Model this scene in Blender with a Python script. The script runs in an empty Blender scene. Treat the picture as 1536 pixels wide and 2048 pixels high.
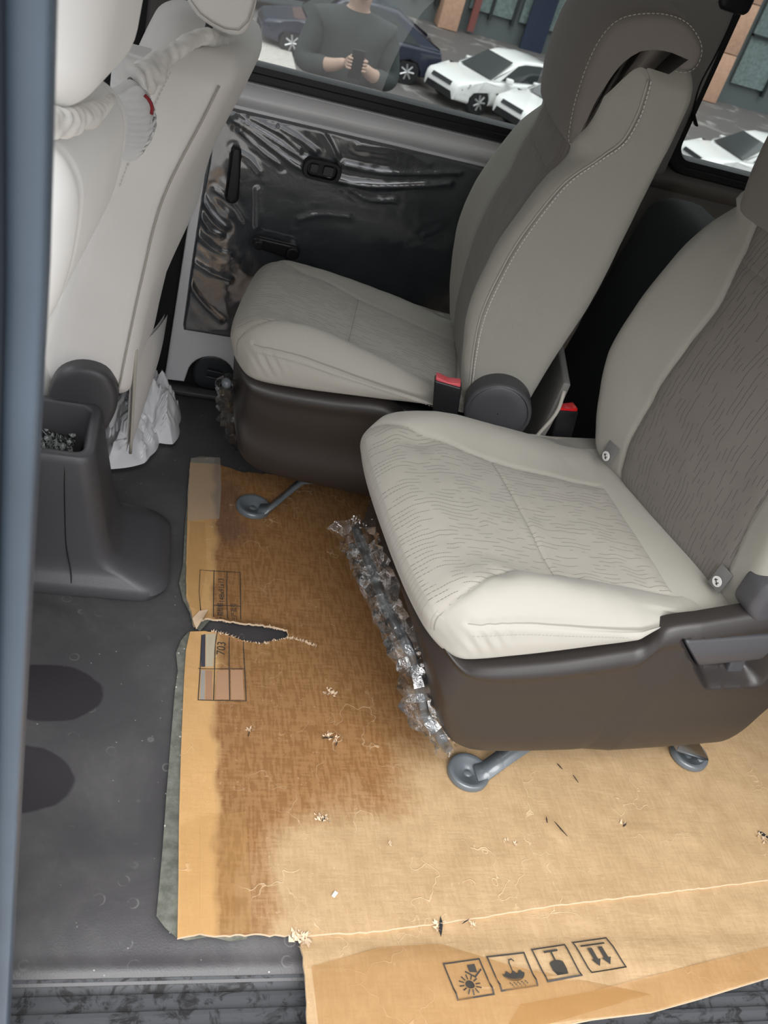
import bpy, bmesh, math, random
import numpy as np
from mathutils import Vector, Matrix, noise as mnoise

# ------------------------------------------------------------------ camera, sky, light, exposure
FPX, HC = 1850.0, 1.22
_X = np.array([6430, 776, 1850.0]); _X /= np.linalg.norm(_X)
_Y = np.array([-349, -1560, 1850.0]); _Y -= _X * (_X @ _Y); _Y /= np.linalg.norm(_Y)
RW = np.array([_X, _Y, np.cross(_X, _Y)])          # world = RW @ camera vector
CP = np.array([0.0, 0.0, HC])
scene = bpy.context.scene
COL = scene.collection
cam_d = bpy.data.cameras.new('camera'); cam = bpy.data.objects.new('camera', cam_d); COL.objects.link(cam)
cx, cy, cz = RW[:, 0], RW[:, 1], RW[:, 2]
cam.matrix_world = Matrix(((cx[0], -cy[0], -cz[0], 0), (cx[1], -cy[1], -cz[1], 0), (cx[2], -cy[2], -cz[2], HC), (0, 0, 0, 1)))
cam_d.sensor_fit = 'VERTICAL'; cam_d.sensor_height = 36; cam_d.lens = FPX / 2048 * 36
cam_d.clip_start = 0.02; cam_d.clip_end = 200
cam_d.dof.use_dof = True; cam_d.dof.focus_distance = 1.45; cam_d.dof.aperture_fstop = 11
scene.camera = cam
scene.view_settings.view_transform = 'Standard'; scene.view_settings.look = 'None'
scene.view_settings.gamma = 1.0; scene.view_settings.use_curve_mapping = False
scene.view_settings.exposure = 0.0
try:
    scene.cycles.max_bounces = 10; scene.cycles.diffuse_bounces = 6; scene.cycles.transparent_max_bounces = 16
except Exception: pass

world = bpy.data.worlds.new('overcast'); scene.world = world; world.use_nodes = True
wt = world.node_tree; wn = wt.nodes; wl = wt.links
for n in list(wn): wn.remove(n)
wo = wn.new('ShaderNodeOutputWorld'); wb = wn.new('ShaderNodeBackground')
tc = wn.new('ShaderNodeTexCoord'); sx = wn.new('ShaderNodeSeparateXYZ'); cr = wn.new('ShaderNodeValToRGB')
wl.new(tc.outputs['Generated'], sx.inputs[0]); wl.new(sx.outputs['Z'], cr.inputs['Fac'])
e = cr.color_ramp.elements
e[0].position = 0.0; e[0].color = (.16, .165, .175, 1); e[1].position = 1.0; e[1].color = (1.35, 1.35, 1.36, 1)
m_ = e.new(.25); m_.color = (.30, .305, .32, 1)
m_ = e.new(.50); m_.color = (1.20, 1.22, 1.26, 1)
wl.new(cr.outputs[0], wb.inputs['Color']); wb.inputs['Strength'].default_value = 3.0
wl.new(wb.outputs[0], wo.inputs[0])
# the bright part of the overcast sky, behind and above the open door
sun_d = bpy.data.lights.new('overcast_sun', 'SUN'); sun_d.energy = 3.3; sun_d.angle = math.radians(42); sun_d.color = (1.0, .985, .96)
sun = bpy.data.objects.new('overcast_sun', sun_d); COL.objects.link(sun)
sun.rotation_euler = Vector((-.2, -1.0, 1.25)).to_track_quat('Z', 'Y').to_euler()

# ------------------------------------------------------------------ helpers
def ray(u, v): return RW @ np.array([(u - 768) / FPX, (v - 1024) / FPX, 1.0])
def pz(u, v, z): d = ray(u, v); return CP + d * ((z - HC) / d[2])
def py_(u, v, y): d = ray(u, v); return CP + d * (y / d[1])
def link(o, parent=None):
    COL.objects.link(o)
    if parent is not None: o.parent = parent
    return o
def tag(o, label=None, cat=None, group=None, kind=None):
    if label: o['label'] = label
    if cat: o['category'] = cat
    if group: o['group'] = group
    if kind: o['kind'] = kind
    return o
def thing(name, label, cat, loc=(0, 0, 0), group=None):
    o = bpy.data.objects.new(name, None); o.empty_display_size = .05; COL.objects.link(o); o.location = loc
    return tag(o, label, cat, group)
def mesh_obj(name, verts, faces, mat, parent=None, smooth=True, attrs=None, loc_fix=True, angle=None):
    me = bpy.data.meshes.new(name)
    me.from_pydata([tuple(map(float, v)) for v in verts], [], [tuple(int(i) for i in f) for f in faces])
    if attrs:
        for k, a in attrs.items():
            a = np.asarray(a, dtype=np.float32)
            if a.ndim == 1:
                at = me.attributes.new(k, 'FLOAT', 'POINT'); at.data.foreach_set('value', a)
            else:
                at = me.attributes.new(k, 'FLOAT_VECTOR', 'POINT'); at.data.foreach_set('vector', a.ravel())
    me.update()
    if smooth:
        me.polygons.foreach_set('use_smooth', [True] * len(me.polygons))
        if angle: me.set_sharp_from_angle(angle=math.radians(angle))
    o = bpy.data.objects.new(name, me)
    if isinstance(mat, (list, tuple)):
        for m in mat: me.materials.append(m)
    else: me.materials.append(mat)
    link(o, parent)
    if parent is not None and loc_fix:
        t = parent.location.copy()
        p = parent.parent
        while p is not None: t += p.location; p = p.parent
        me.transform(Matrix.Translation(-t))
    return o
class MB:
    """collects shapes into ONE mesh"""
    def __init__(s): s.v = []; s.f = []
    def add(s, vs, fs):
        n = len(s.v); s.v += [tuple(map(float, v)) for v in vs]; s.f += [tuple(int(i) + n for i in f) for f in fs]; return s
    def box(s, c, d, rot=None):
        vs = []
        for x in (-.5, .5):
            for y in (-.5, .5):
                for z in (-.5, .5):
                    p = Vector((x * d[0], y * d[1], z * d[2]))
                    if rot is not None: p = rot @ p
                    vs.append((c[0] + p.x, c[1] + p.y, c[2] + p.z))
        return s.add(vs, [(0, 1, 3, 2), (4, 6, 7, 5), (0, 4, 5, 1), (2, 3, 7, 6), (0, 2, 6, 4), (1, 5, 7, 3)])
    def quadbox(s, p8): return s.add(p8, [(0, 1, 2, 3), (7, 6, 5, 4), (0, 4, 5, 1), (1, 5, 6, 2), (2, 6, 7, 3), (3, 7, 4, 0)])
    def tube(s, pts, r, n=12, caps=True):
        vs, fs = tube_geo(pts, r, n, caps); return s.add(vs, fs)
    def build(s, name, mat, parent=None, smooth=False, angle=40, bevel=0, seg=2):
        o = mesh_obj(name, s.v, s.f, mat, parent, smooth or bevel > 0, angle=angle)
        bm = bmesh.new(); bm.from_mesh(o.data); bmesh.ops.recalc_face_normals(bm, faces=bm.faces)
        if bevel > 0:
            ed = [e for e in bm.edges if len(e.link_faces) == 2 and e.calc_face_angle(0) > .5]
            bmesh.ops.bevel(bm, geom=ed, offset=bevel, segments=seg, profile=.5, affect='EDGES', clamp_overlap=True)
            for f in bm.faces: f.smooth = True
        bm.to_mesh(o.data); bm.free()
        if bevel > 0: o.data.set_sharp_from_angle(angle=math.radians(50))
        return o
def tube_geo(pts, r, n=12, caps=True, flat=None):
    pts = [Vector(p) for p in pts]; m = len(pts)
    rs = [r] * m if not hasattr(r, '__len__') else list(r)
    vs = []; fs = []; up = Vector((0, 0, 1)); prev = None
    for i, p in enumerate(pts):
        t = (pts[min(i + 1, m - 1)] - pts[max(i - 1, 0)]).normalized()
        if prev is None:
            a = t.cross(up)
            if a.length < .1: a = t.cross(Vector((1, 0, 0)))
            a.normalize()
        else:
            a = (prev - t * prev.dot(t))
            a.normalize()
        prev = a; b = t.cross(a).normalized()
        for k in range(n):
            th = 2 * math.pi * k / n; fl = flat or 1.0
            vs.append(p + a * (rs[i] * math.cos(th)) + b * (rs[i] * fl * math.sin(th)))
    for i in range(m - 1):
        for k in range(n):
            fs.append((i * n + k, i * n + (k + 1) % n, (i + 1) * n + (k + 1) % n, (i + 1) * n + k))
    if caps:
        fs.append(tuple(range(n - 1, -1, -1))); fs.append(tuple((m - 1) * n + k for k in range(n)))
    return vs, fs
def spline(pts, n=40):
    """Catmull-Rom through points of any dimension"""
    P = np.array(pts, float); m = len(P)
    d = np.r_[0, np.cumsum(np.linalg.norm(np.diff(P, axis=0), axis=1))]
    tt = np.linspace(0, d[-1], n); out = []
    ext = np.vstack([2 * P[0] - P[1], P, 2 * P[-1] - P[-2]])
    for t in tt:
        i = min(max(np.searchsorted(d, t, side='right') - 1, 0), m - 2)
        u = (t - d[i]) / max(d[i + 1] - d[i], 1e-9)
        p0, p1, p2, p3 = ext[i], ext[i + 1], ext[i + 2], ext[i + 3]
        out.append(.5 * ((2 * p1) + (-p0 + p2) * u + (2 * p0 - 5 * p1 + 4 * p2 - p3) * u * u + (-p0 + 3 * p1 - 3 * p2 + p3) * u ** 3))
    return np.array(out)
def interp_fn(pts, n=200):
    """smooth y(x) through sorted control points"""
    q = spline(pts, n); xs = np.maximum.accumulate(q[:, 0]); return lambda x: np.interp(x, xs, q[:, 1])
def axis_coords(L, r, nz, ni):
    r = min(r, L * .49)
    a = r * (1 - np.cos(np.linspace(0, math.pi / 2, nz + 1)))       # dense at the rim
    mid = np.linspace(r, L - r, ni + 1)[1:-1] if L > 2 * r else []
    return np.r_[a, mid, (L - a)[::-1]]
def slab(L, W, T, rxy, rt, rb, R=0.0, res=.01, nz=5, zres=None):
    """rounded slab, 0..L x 0..W x 0..T; returns verts (n,3), quads"""
    ax = axis_coords(L, max(rxy, .001), nz, max(2, int(L / res)))
    ay = axis_coords(W, max(rxy, .001), nz, max(2, int(W / res)))
    az = axis_coords(T, max(min(rt, rb), .001), nz, max(2, int(T / (zres or res))))
    nx, ny, nzz = len(ax), len(ay), len(az)
    idx = {}; V = []
    def vid(i, j, k):
        key = (i, j, k)
        if key not in idx: idx[key] = len(V); V.append((ax[i], ay[j], az[k]))
        return idx[key]
    F = []
    for i in range(nx - 1):
        for j in range(ny - 1):
            F.append((vid(i, j, nzz - 1), vid(i + 1, j, nzz - 1), vid(i + 1, j + 1, nzz - 1), vid(i, j + 1, nzz - 1)))
            F.append((vid(i, j, 0), vid(i, j + 1, 0), vid(i + 1, j + 1, 0), vid(i + 1, j, 0)))
    for i in range(nx - 1):
        for k in range(nzz - 1):
            F.append((vid(i, 0, k), vid(i + 1, 0, k), vid(i + 1, 0, k + 1), vid(i, 0, k + 1)))
            F.append((vid(i, ny - 1, k), vid(i, ny - 1, k + 1), vid(i + 1, ny - 1, k + 1), vid(i + 1, ny - 1, k)))
    for j in range(ny - 1):
        for k in range(nzz - 1):
            F.append((vid(0, j, k), vid(0, j, k + 1), vid(0, j + 1, k + 1), vid(0, j + 1, k)))
            F.append((vid(nx - 1, j, k), vid(nx - 1, j + 1, k), vid(nx - 1, j + 1, k + 1), vid(nx - 1, j, k + 1)))
    P = np.array(V)
    # rounding of edges
    r = max(rxy, 1e-4)
    q = P.copy()
    q[:, 0] = np.clip(P[:, 0], r, L - r); q[:, 1] = np.clip(P[:, 1], r, W - r); q[:, 2] = np.clip(P[:, 2], rb, T - rt)
    d = P - q; rz = np.where(P[:, 2] > T / 2, max(rt, 1e-4), max(rb, 1e-4))
    dn = np.c_[d[:, 0] / r, d[:, 1] / r, d[:, 2] / rz]; ln = np.linalg.norm(dn, axis=1); ok = ln > 1e-9
    s = np.ones(len(P)); s[ok] = 1 / ln[ok]
    s = np.where(np.max(np.abs(dn), axis=1) > 1 - 1e-6, s, 1.0)
    P = q + np.c_[dn[:, 0] * s * r, dn[:, 1] * s * r, dn[:, 2] * s * rz]
    if R > 0:
        c = np.array([L / 2, W / 2]); h = c
        a = P[:, :2] - c; sg = np.sign(a); a = np.abs(a)
        u = (a[:, 0] - (h[0] - R)) / R; v = (a[:, 1] - (h[1] - R)) / R
        m = (u > 0) & (v > 0)
        uu = u[m] * np.sqrt(1 - v[m] ** 2 / 2); vv = v[m] * np.sqrt(1 - u[m] ** 2 / 2)
        a[m, 0] = h[0] - R + uu * R; a[m, 1] = h[1] - R + vv * R
        P[:, :2] = c + a * sg
    return P, F
def extrude_outline(poly, w0, w1, r, place, nr=5, bulge=0.0, nmid=6, capdome=0.0, rings=3):
    """closed 2-D outline (CCW) swept from w0 to w1 with rounded rims; place(p2 (n,2), w (n,)) -> xyz"""
    P = np.array(poly, float); n = len(P)
    area = .5 * np.sum(P[:, 0] * np.roll(P[:, 1], -1) - np.roll(P[:, 0], -1) * P[:, 1])
    if area < 0: P = P[::-1]
    t = np.roll(P, -1, 0) - np.roll(P, 1, 0); t /= np.linalg.norm(t, axis=1)[:, None] + 1e-12
    nrm = np.c_[t[:, 1], -t[:, 0]]                  # outward for CCW
    loops = []
    for k in range(rings, 0, -1): loops.append((w0 - capdome * (k / rings) ** .5, r * (1 + .8 * k)))
    for k in range(nr + 1):
        th = math.pi / 2 * k / nr; loops.append((w0 + r * (1 - math.sin(th)), r * (1 - math.cos(math.pi / 2 - th)) if False else r * (1 - math.sin(th))))
    loops = loops[:rings]
    for k in range(nr + 1):
        th = math.pi / 2 * k / nr; loops.append((w0 + r * (1 - math.cos(th)), r * (1 - math.sin(th))))
    mid = np.linspace(w0 + r, w1 - r, nmid + 2)[1:-1]
    for w in mid: loops.append((w, -bulge * (1 - ((w - (w0 + w1) / 2) / ((w1 - w0) / 2)) ** 2)))
    for k in range(nr, -1, -1):
        th = math.pi / 2 * k / nr; loops.append((w1 - r * (1 - math.cos(th)), r * (1 - math.sin(th))))
    for k in range(1, rings + 1): loops.append((w1 + capdome * (k / rings) ** .5, r * (1 + .8 * k)))
    V = []; F = []
    for w, ins in loops:
        q = P - nrm * ins
        V.append(place(q, np.full(n, w)))
    V = np.vstack(V); m = len(loops)
    for i in range(m - 1):
        for k in range(n):
            F.append((i * n + k, i * n + (k + 1) % n, (i + 1) * n + (k + 1) % n, (i + 1) * n + k))
    F.append(tuple(range(n - 1, -1, -1))); F.append(tuple((m - 1) * n + k for k in range(n)))
    return V, F
def grid_faces(nu, nv):
    return [(i * nv + j, (i + 1) * nv + j, (i + 1) * nv + j + 1, i * nv + j + 1) for i in range(nu - 1) for j in range(nv - 1)]
def fbm(P, sc, oct=3, seed=0.0):
    out = np.zeros(len(P))
    for k, p in enumerate(P):
        v = Vector((p[0] * sc + seed, p[1] * sc + seed * .7, (p[2] if len(p) > 2 else 0) * sc - seed)); a = 1.0
        s = 0
        for o in range(oct):
            s += a * mnoise.noise(v); v = v * 2.03; a *= .5
        out[k] = s
    return out
def pdist(Q, line):
    """distance of points Q (n,2) to polyline"""
    L = np.array(line, float); best = np.full(len(Q), 1e9)
    for a, b in zip(L[:-1], L[1:]):
        ab = b - a; t = np.clip(((Q - a) @ ab) / max(ab @ ab, 1e-12), 0, 1)
        best = np.minimum(best, np.linalg.norm(Q - a - t[:, None] * ab, axis=1))
    return best

# ------------------------------------------------------------------ materials
class NT:
    def __init__(s, name):
        s.m = bpy.data.materials.new(name); s.m.use_nodes = True; s.t = s.m.node_tree; s.n = s.t.nodes
        for n in list(s.n): s.n.remove(n)
        s.out = s.N('ShaderNodeOutputMaterial'); s.b = s.N('ShaderNodeBsdfPrincipled'); s.L(s.b.outputs[0], s.out.inputs[0])
    def N(s, t, **k):
        n = s.n.new(t)
        for a, b in k.items(): setattr(n, a, b)
        return n
    def L(s, a, b): s.t.links.new(a, b)
    def val(s, sock, v):
        if hasattr(v, 'is_linked') or isinstance(v, bpy.types.NodeSocket): s.L(v, sock)
        else: sock.default_value = v
    def math(s, op, a, b=None, c=None, clamp=False):
        n = s.N('ShaderNodeMath', operation=op, use_clamp=clamp); s.val(n.inputs[0], a)
        if b is not None: s.val(n.inputs[1], b)
        if c is not None: s.val(n.inputs[2], c)
        return n.outputs[0]
    def mix(s, f, a, b, mode='MIX'):
        n = s.N('ShaderNodeMix', data_type='RGBA', blend_type=mode); s.val(n.inputs[0], f); s.val(n.inputs[6], col(a)); s.val(n.inputs[7], col(b)); return n.outputs[2]
    def noise(s, vec, scale, detail=3, rough=.5, dist=0):
        n = s.N('ShaderNodeTexNoise'); n.inputs['Scale'].default_value = scale; n.inputs['Detail'].default_value = detail
        n.inputs['Roughness'].default_value = rough; n.inputs['Distortion'].default_value = dist
        if vec is not None: s.L(vec, n.inputs['Vector'])
        return n.outputs[0]
    def ramp(s, f, a, b, lo=0., hi=1.):
        n = s.N('ShaderNodeMapRange'); n.inputs[1].default_value = a; n.inputs[2].default_value = b; n.inputs[3].default_value = lo; n.inputs[4].default_value = hi
        s.val(n.inputs[0], f); return n.outputs[0]
    def obj(s): return s.N('ShaderNodeTexCoord').outputs['Object']
    def geo(s): return s.N('ShaderNodeNewGeometry').outputs['Position']
    def attr(s, name): return s.N('ShaderNodeAttribute', attribute_name=name)
    def sep(s, v):
        n = s.N('ShaderNodeSeparateXYZ'); s.L(v, n.inputs[0]); return n.outputs
    def comb(s, x, y, z):
        n = s.N('ShaderNodeCombineXYZ'); s.val(n.inputs[0], x); s.val(n.inputs[1], y); s.val(n.inputs[2], z); return n.outputs[0]
    def bump(s, h, strength=.3, dist=.001, nrm=None):
        n = s.N('ShaderNodeBump'); n.inputs['Strength'].default_value = strength; n.inputs['Distance'].default_value = dist; s.L(h, n.inputs['Height'])
        if nrm is not None: s.L(nrm, n.inputs['Normal'])
        return n.outputs[0]
    def set(s, **k):
        names = dict(color='Base Color', rough='Roughness', metal='Metallic', normal='Normal', coat='Coat Weight', coatr='Coat Roughness', spec='Specular IOR Level', trans='Transmission Weight', ior='IOR', alpha='Alpha', sheen='Sheen Weight')
        for a, v in k.items():
            s.val(s.b.inputs[names[a]], col(v) if a == 'color' else v)
        return s.m
def col(v):
    if isinstance(v, (tuple, list)) and len(v) == 3: return (v[0], v[1], v[2], 1)
    return v
def srgb(r, g, b):
    f = lambda c: (c / 12.92 if c <= .04045 else ((c + .055) / 1.055) ** 2.4)
    return (f(r / 255), f(g / 255), f(b / 255))
def plain(name, c, rough=.5, metal=0, bump=0, bscale=400, coat=0, var=.0, spec=.5):
    t = NT(name); p = t.geo(); c4 = col(c)
    if var:
        nz = t.noise(p, 9, 4); c_ = t.mix(t.ramp(nz, .3, .7), [x * (1 - var) for x in c], [x * (1 + var) for x in c])
    else: c_ = c
    t.set(color=c_, rough=rough, metal=metal, coat=coat, spec=spec)
    if bump: t.set(normal=t.bump(t.noise(p, bscale, 2), bump, .0006))
    return t.m
def fabric(name, base, insert, seamc, weave=1.0, pat=1.0, wav=.022):
    t = NT(name); loc = t.attr('loc').outputs['Vector']; ins = t.attr('ins').outputs['Fac']; sd = t.attr('seamd').outputs['Fac']
    X, Y, Z = t.sep(loc)
    mi = t.ramp(ins, -.0004, .0004)
    # woven dashes running front to back on the insert
    wob = t.noise(t.comb(t.math('MULTIPLY', X, 1.0), t.math('MULTIPLY', Y, .35), 0.0), 22, 1)
    yy = t.math('DIVIDE', t.math('ADD', Y, t.math('MULTIPLY', wob, wav)), .0085)
    fr = t.math('FRACT', yy); fl = t.math('FLOOR', yy)
    line = t.math('SUBTRACT', 1.0, t.ramp(t.math('ABSOLUTE', t.math('SUBTRACT', fr, .5)), .045, .085))
    wn_ = t.N('ShaderNodeTexWhiteNoise', noise_dimensions='1D'); t.L(fl, wn_.inputs['W'])
    dash = t.noise(t.comb(t.math('ADD', X, t.math('MULTIPLY', wn_.outputs[0], 3.0)), t.math('MULTIPLY', fl, .013), 0.0), 26, 1)
    dash = t.ramp(dash, .47, .5)
    micro = t.ramp(t.math('ABSOLUTE', t.math('SUBTRACT', t.math('FRACT', t.math('DIVIDE', X, .0032)), .5)), .28, .34, 1.0, .35)
    pm = t.math('MULTIPLY', t.math('MULTIPLY', line, dash), t.math('MULTIPLY', micro, t.math('MULTIPLY', mi, .85 * pat)))
    big = t.noise(t.geo(), 6, 3)
    c0 = t.mix(t.ramp(big, .3, .7), [x * .97 for x in base], [x * 1.03 for x in base])
    c1 = t.mix(mi, c0, insert)
    c2 = t.mix(pm, c1, [x * .30 for x in insert])
    seam = t.ramp(sd, .0005, .0013, 1.0, 0.0)
    c3 = t.mix(t.math('MULTIPLY', seam, .55), c2, seamc)
    wv = t.noise(t.geo(), 900, 1)
    xa = t.math('SINE', t.math('MULTIPLY', t.math('ADD', X, Y), 3600.0)); xb = t.math('SINE', t.math('MULTIPLY', t.math('SUBTRACT', t.math('ADD', X, Z), Y), 3600.0))
    h = t.math('ADD', t.math('MULTIPLY', t.math('MULTIPLY', xa, xb), .5), t.math('MULTIPLY', wv, .8))
    h = t.math('SUBTRACT', h, t.math('MULTIPLY', pm, 1.5))
    t.set(color=c3, rough=.82, spec=.25, normal=t.bump(h, .22 * weave, .0004), sheen=.15)
    return t.m
M = {}
M['fabric'] = fabric('beige_seat_fabric', (.385, .370, .325), (.375, .355, .31), (.12, .11, .095))
M['fabric_back'] = fabric('shaded_seat_fabric', (.335, .325, .283), (.185, .166, .148), (.10, .09, .08), wav=.011)  # beige fabric darkened to paint shade onto the backs; insert also taupe itself
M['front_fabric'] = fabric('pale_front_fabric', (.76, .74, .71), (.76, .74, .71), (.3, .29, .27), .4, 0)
M['daylit_fabric'] = fabric('daylit_front_fabric', (.92, .92, .90), (.92, .92, .90), (.55, .54, .52), .3, 0)  # lighter copy of the front fabric, door daylight painted into its colour
M['thread'] = plain('stitch_thread', (.62, .59, .54), .8)
M['thread_dark'] = plain('stitch_thread_dark', (.33, .31, .28), .8)
M['piping'] = plain('grey_piping', (.42, .40, .35), .7)
M['brown_plastic'] = plain('dark_brown_plastic', (.024, .020, .0185), .42, bump=.35, bscale=900)
M['black_plastic'] = plain('black_plastic', (.012, .012, .014), .38, bump=.1, bscale=700)
M['grey_plastic'] = plain('charcoal_plastic', (.058, .057, .062), .42, bump=.3, bscale=900)
M['red_plastic'] = plain('red_plastic', (.62, .012, .015), .35)
M['faded_red'] = plain('faded_red_plastic', (.62, .085, .10), .45)
M['steel'] = plain('grey_painted_steel', (.095, .108, .118), .36, metal=.0, coat=.4, bump=.05, bscale=60)
M['steel_dark'] = plain('dark_steel', (.06, .065, .07), .35, metal=.5)
M['chrome'] = plain('bare_metal', (.5, .5, .5), .25, metal=1)
M['paint'] = plain('silver_body_paint', (.88, .88, .90), .28, coat=.5)
M['rubber'] = plain('black_rubber', (.010, .011, .013), .5)
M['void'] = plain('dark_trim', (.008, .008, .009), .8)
M['headliner'] = plain('grey_headliner', (.30, .29, .275), .9)
M['greytrim'] = plain('grey_moulded_trim', (.17, .165, .155), .6, bump=.2, bscale=500)
M['slate'] = plain('slate_painted_seal', (.055, .075, .10), .42, coat=.1, var=.12)
M['slate_dark'] = plain('dark_seal', (.018, .024, .032), .5)
M['bag'] = plain('white_plastic_bag', (.78, .78, .80), .38)
M['strap'] = plain('white_elastic_cloth', (.80, .79, .76), .8, bump=.3, bscale=500)
M['towel'] = plain('white_knit_cloth', (.72, .72, .71), .9)
M['darkred'] = plain('dark_red_piping', (.25, .01, .015), .6)
M['ink'] = plain('black_printing_ink', (.03, .026, .022), .7)
M['tagcloth'] = plain('grey_tag_cloth', (.16, .155, .15), .8)
M['white'] = plain('white_print', (.75, .75, .73), .6)

def m_vinyl():
    t = NT('black_vinyl_floor'); p = t.geo(); X, Y, Z = t.sep(p)
    dust = t.ramp(t.noise(p, 5.5, 6, .65, .6), .42, .72); fine = t.ramp(t.noise(p, 60, 4, .7), .45, .75)
    c = t.mix(t.math('MULTIPLY', dust, .55), (.050, .048, .051), (.105, .102, .103))
    c = t.mix(t.math('MULTIPLY', t.math('MULTIPLY', fine, dust), .35), c, (.12, .115, .11))
    vo = t.N('ShaderNodeTexVoronoi', feature='F1'); vo.inputs['Scale'].default_value = 75; vo.inputs['Randomness'].default_value = 1; t.L(p, vo.inputs['Vector'])
    wv = t.sep(vo.outputs['Color'])
    sp = t.math('MULTIPLY', t.ramp(vo.outputs['Distance'], .07, .10, 1, 0), t.math('GREATER_THAN', wv[0], .72))
    sp = t.math('MULTIPLY', sp, t.ramp(t.noise(p, 7, 2), .38, .6))
    c = t.mix(t.math('MULTIPLY', sp, .8), c, (.38, .38, .38))
    # dried drip rings
    v2 = t.N('ShaderNodeTexVoronoi', feature='F1'); v2.inputs['Scale'].default_value = 38; t.L(p, v2.inputs['Vector'])
    w2 = t.sep(v2.outputs['Color'])
    ring = t.math('MULTIPLY', t.ramp(t.math('ABSOLUTE', t.math('SUBTRACT', v2.outputs['Distance'], .30)), .015, .05, 1, 0), t.math('GREATER_THAN', w2[1], .8))
    ring = t.math('MULTIPLY', ring, t.ramp(t.noise(p, 40, 3), .45, .6))
    c = t.mix(t.math('MULTIPLY', ring, .35), c, (.22, .22, .21))
    # two wet patches with rounded outlines
    wob = t.math('MULTIPLY', t.math('SUBTRACT', t.noise(p, 18, 2), .5), .25)
    def blob(cx_, cy_, rx, ry):
        a = t.math('DIVIDE', t.math('SUBTRACT', X, cx_), rx); b = t.math('DIVIDE', t.math('SUBTRACT', Y, cy_), ry)
        r = t.math('SQRT', t.math('ADD', t.math('MULTIPLY', a, a), t.math('MULTIPLY', b, b)))
        return t.ramp(t.math('ADD', r, wob), .97, 1.03, 1, 0)
    wet = t.math('MAXIMUM', blob(-.075, 1.0, .088, .058), blob(-.10, .84, .085, .055))
    c = t.mix(wet, c, (.021, .019, .023))
    rough = t.math('ADD', t.math('MULTIPLY', dust, .14), .40); rough = t.math('SUBTRACT', rough, t.math('MULTIPLY', wet, -.05))
    v3 = t.N('ShaderNodeTexVoronoi'); v3.inputs['Scale'].default_value = 420; t.L(p, v3.inputs['Vector'])
    t.set(color=c, rough=rough, spec=.42, normal=t.bump(v3.outputs['Distance'], .25, .0006)); return t.m
M['vinyl'] = m_vinyl()
def m_sill():
    t = NT('ribbed_sill_plastic'); p = t.geo()
    dirt = t.ramp(t.noise(p, 28, 5, .7, .8), .50, .60)
    c = t.mix(dirt, (.055, .058, .063), (.009, .009, .010)); t.set(color=c, rough=t.math('ADD', .38, t.math('MULTIPLY', dirt, .3)), normal=t.bump(t.noise(p, 500, 2), .2, .0005)); return t.m
M['sill'] = m_sill()
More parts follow.
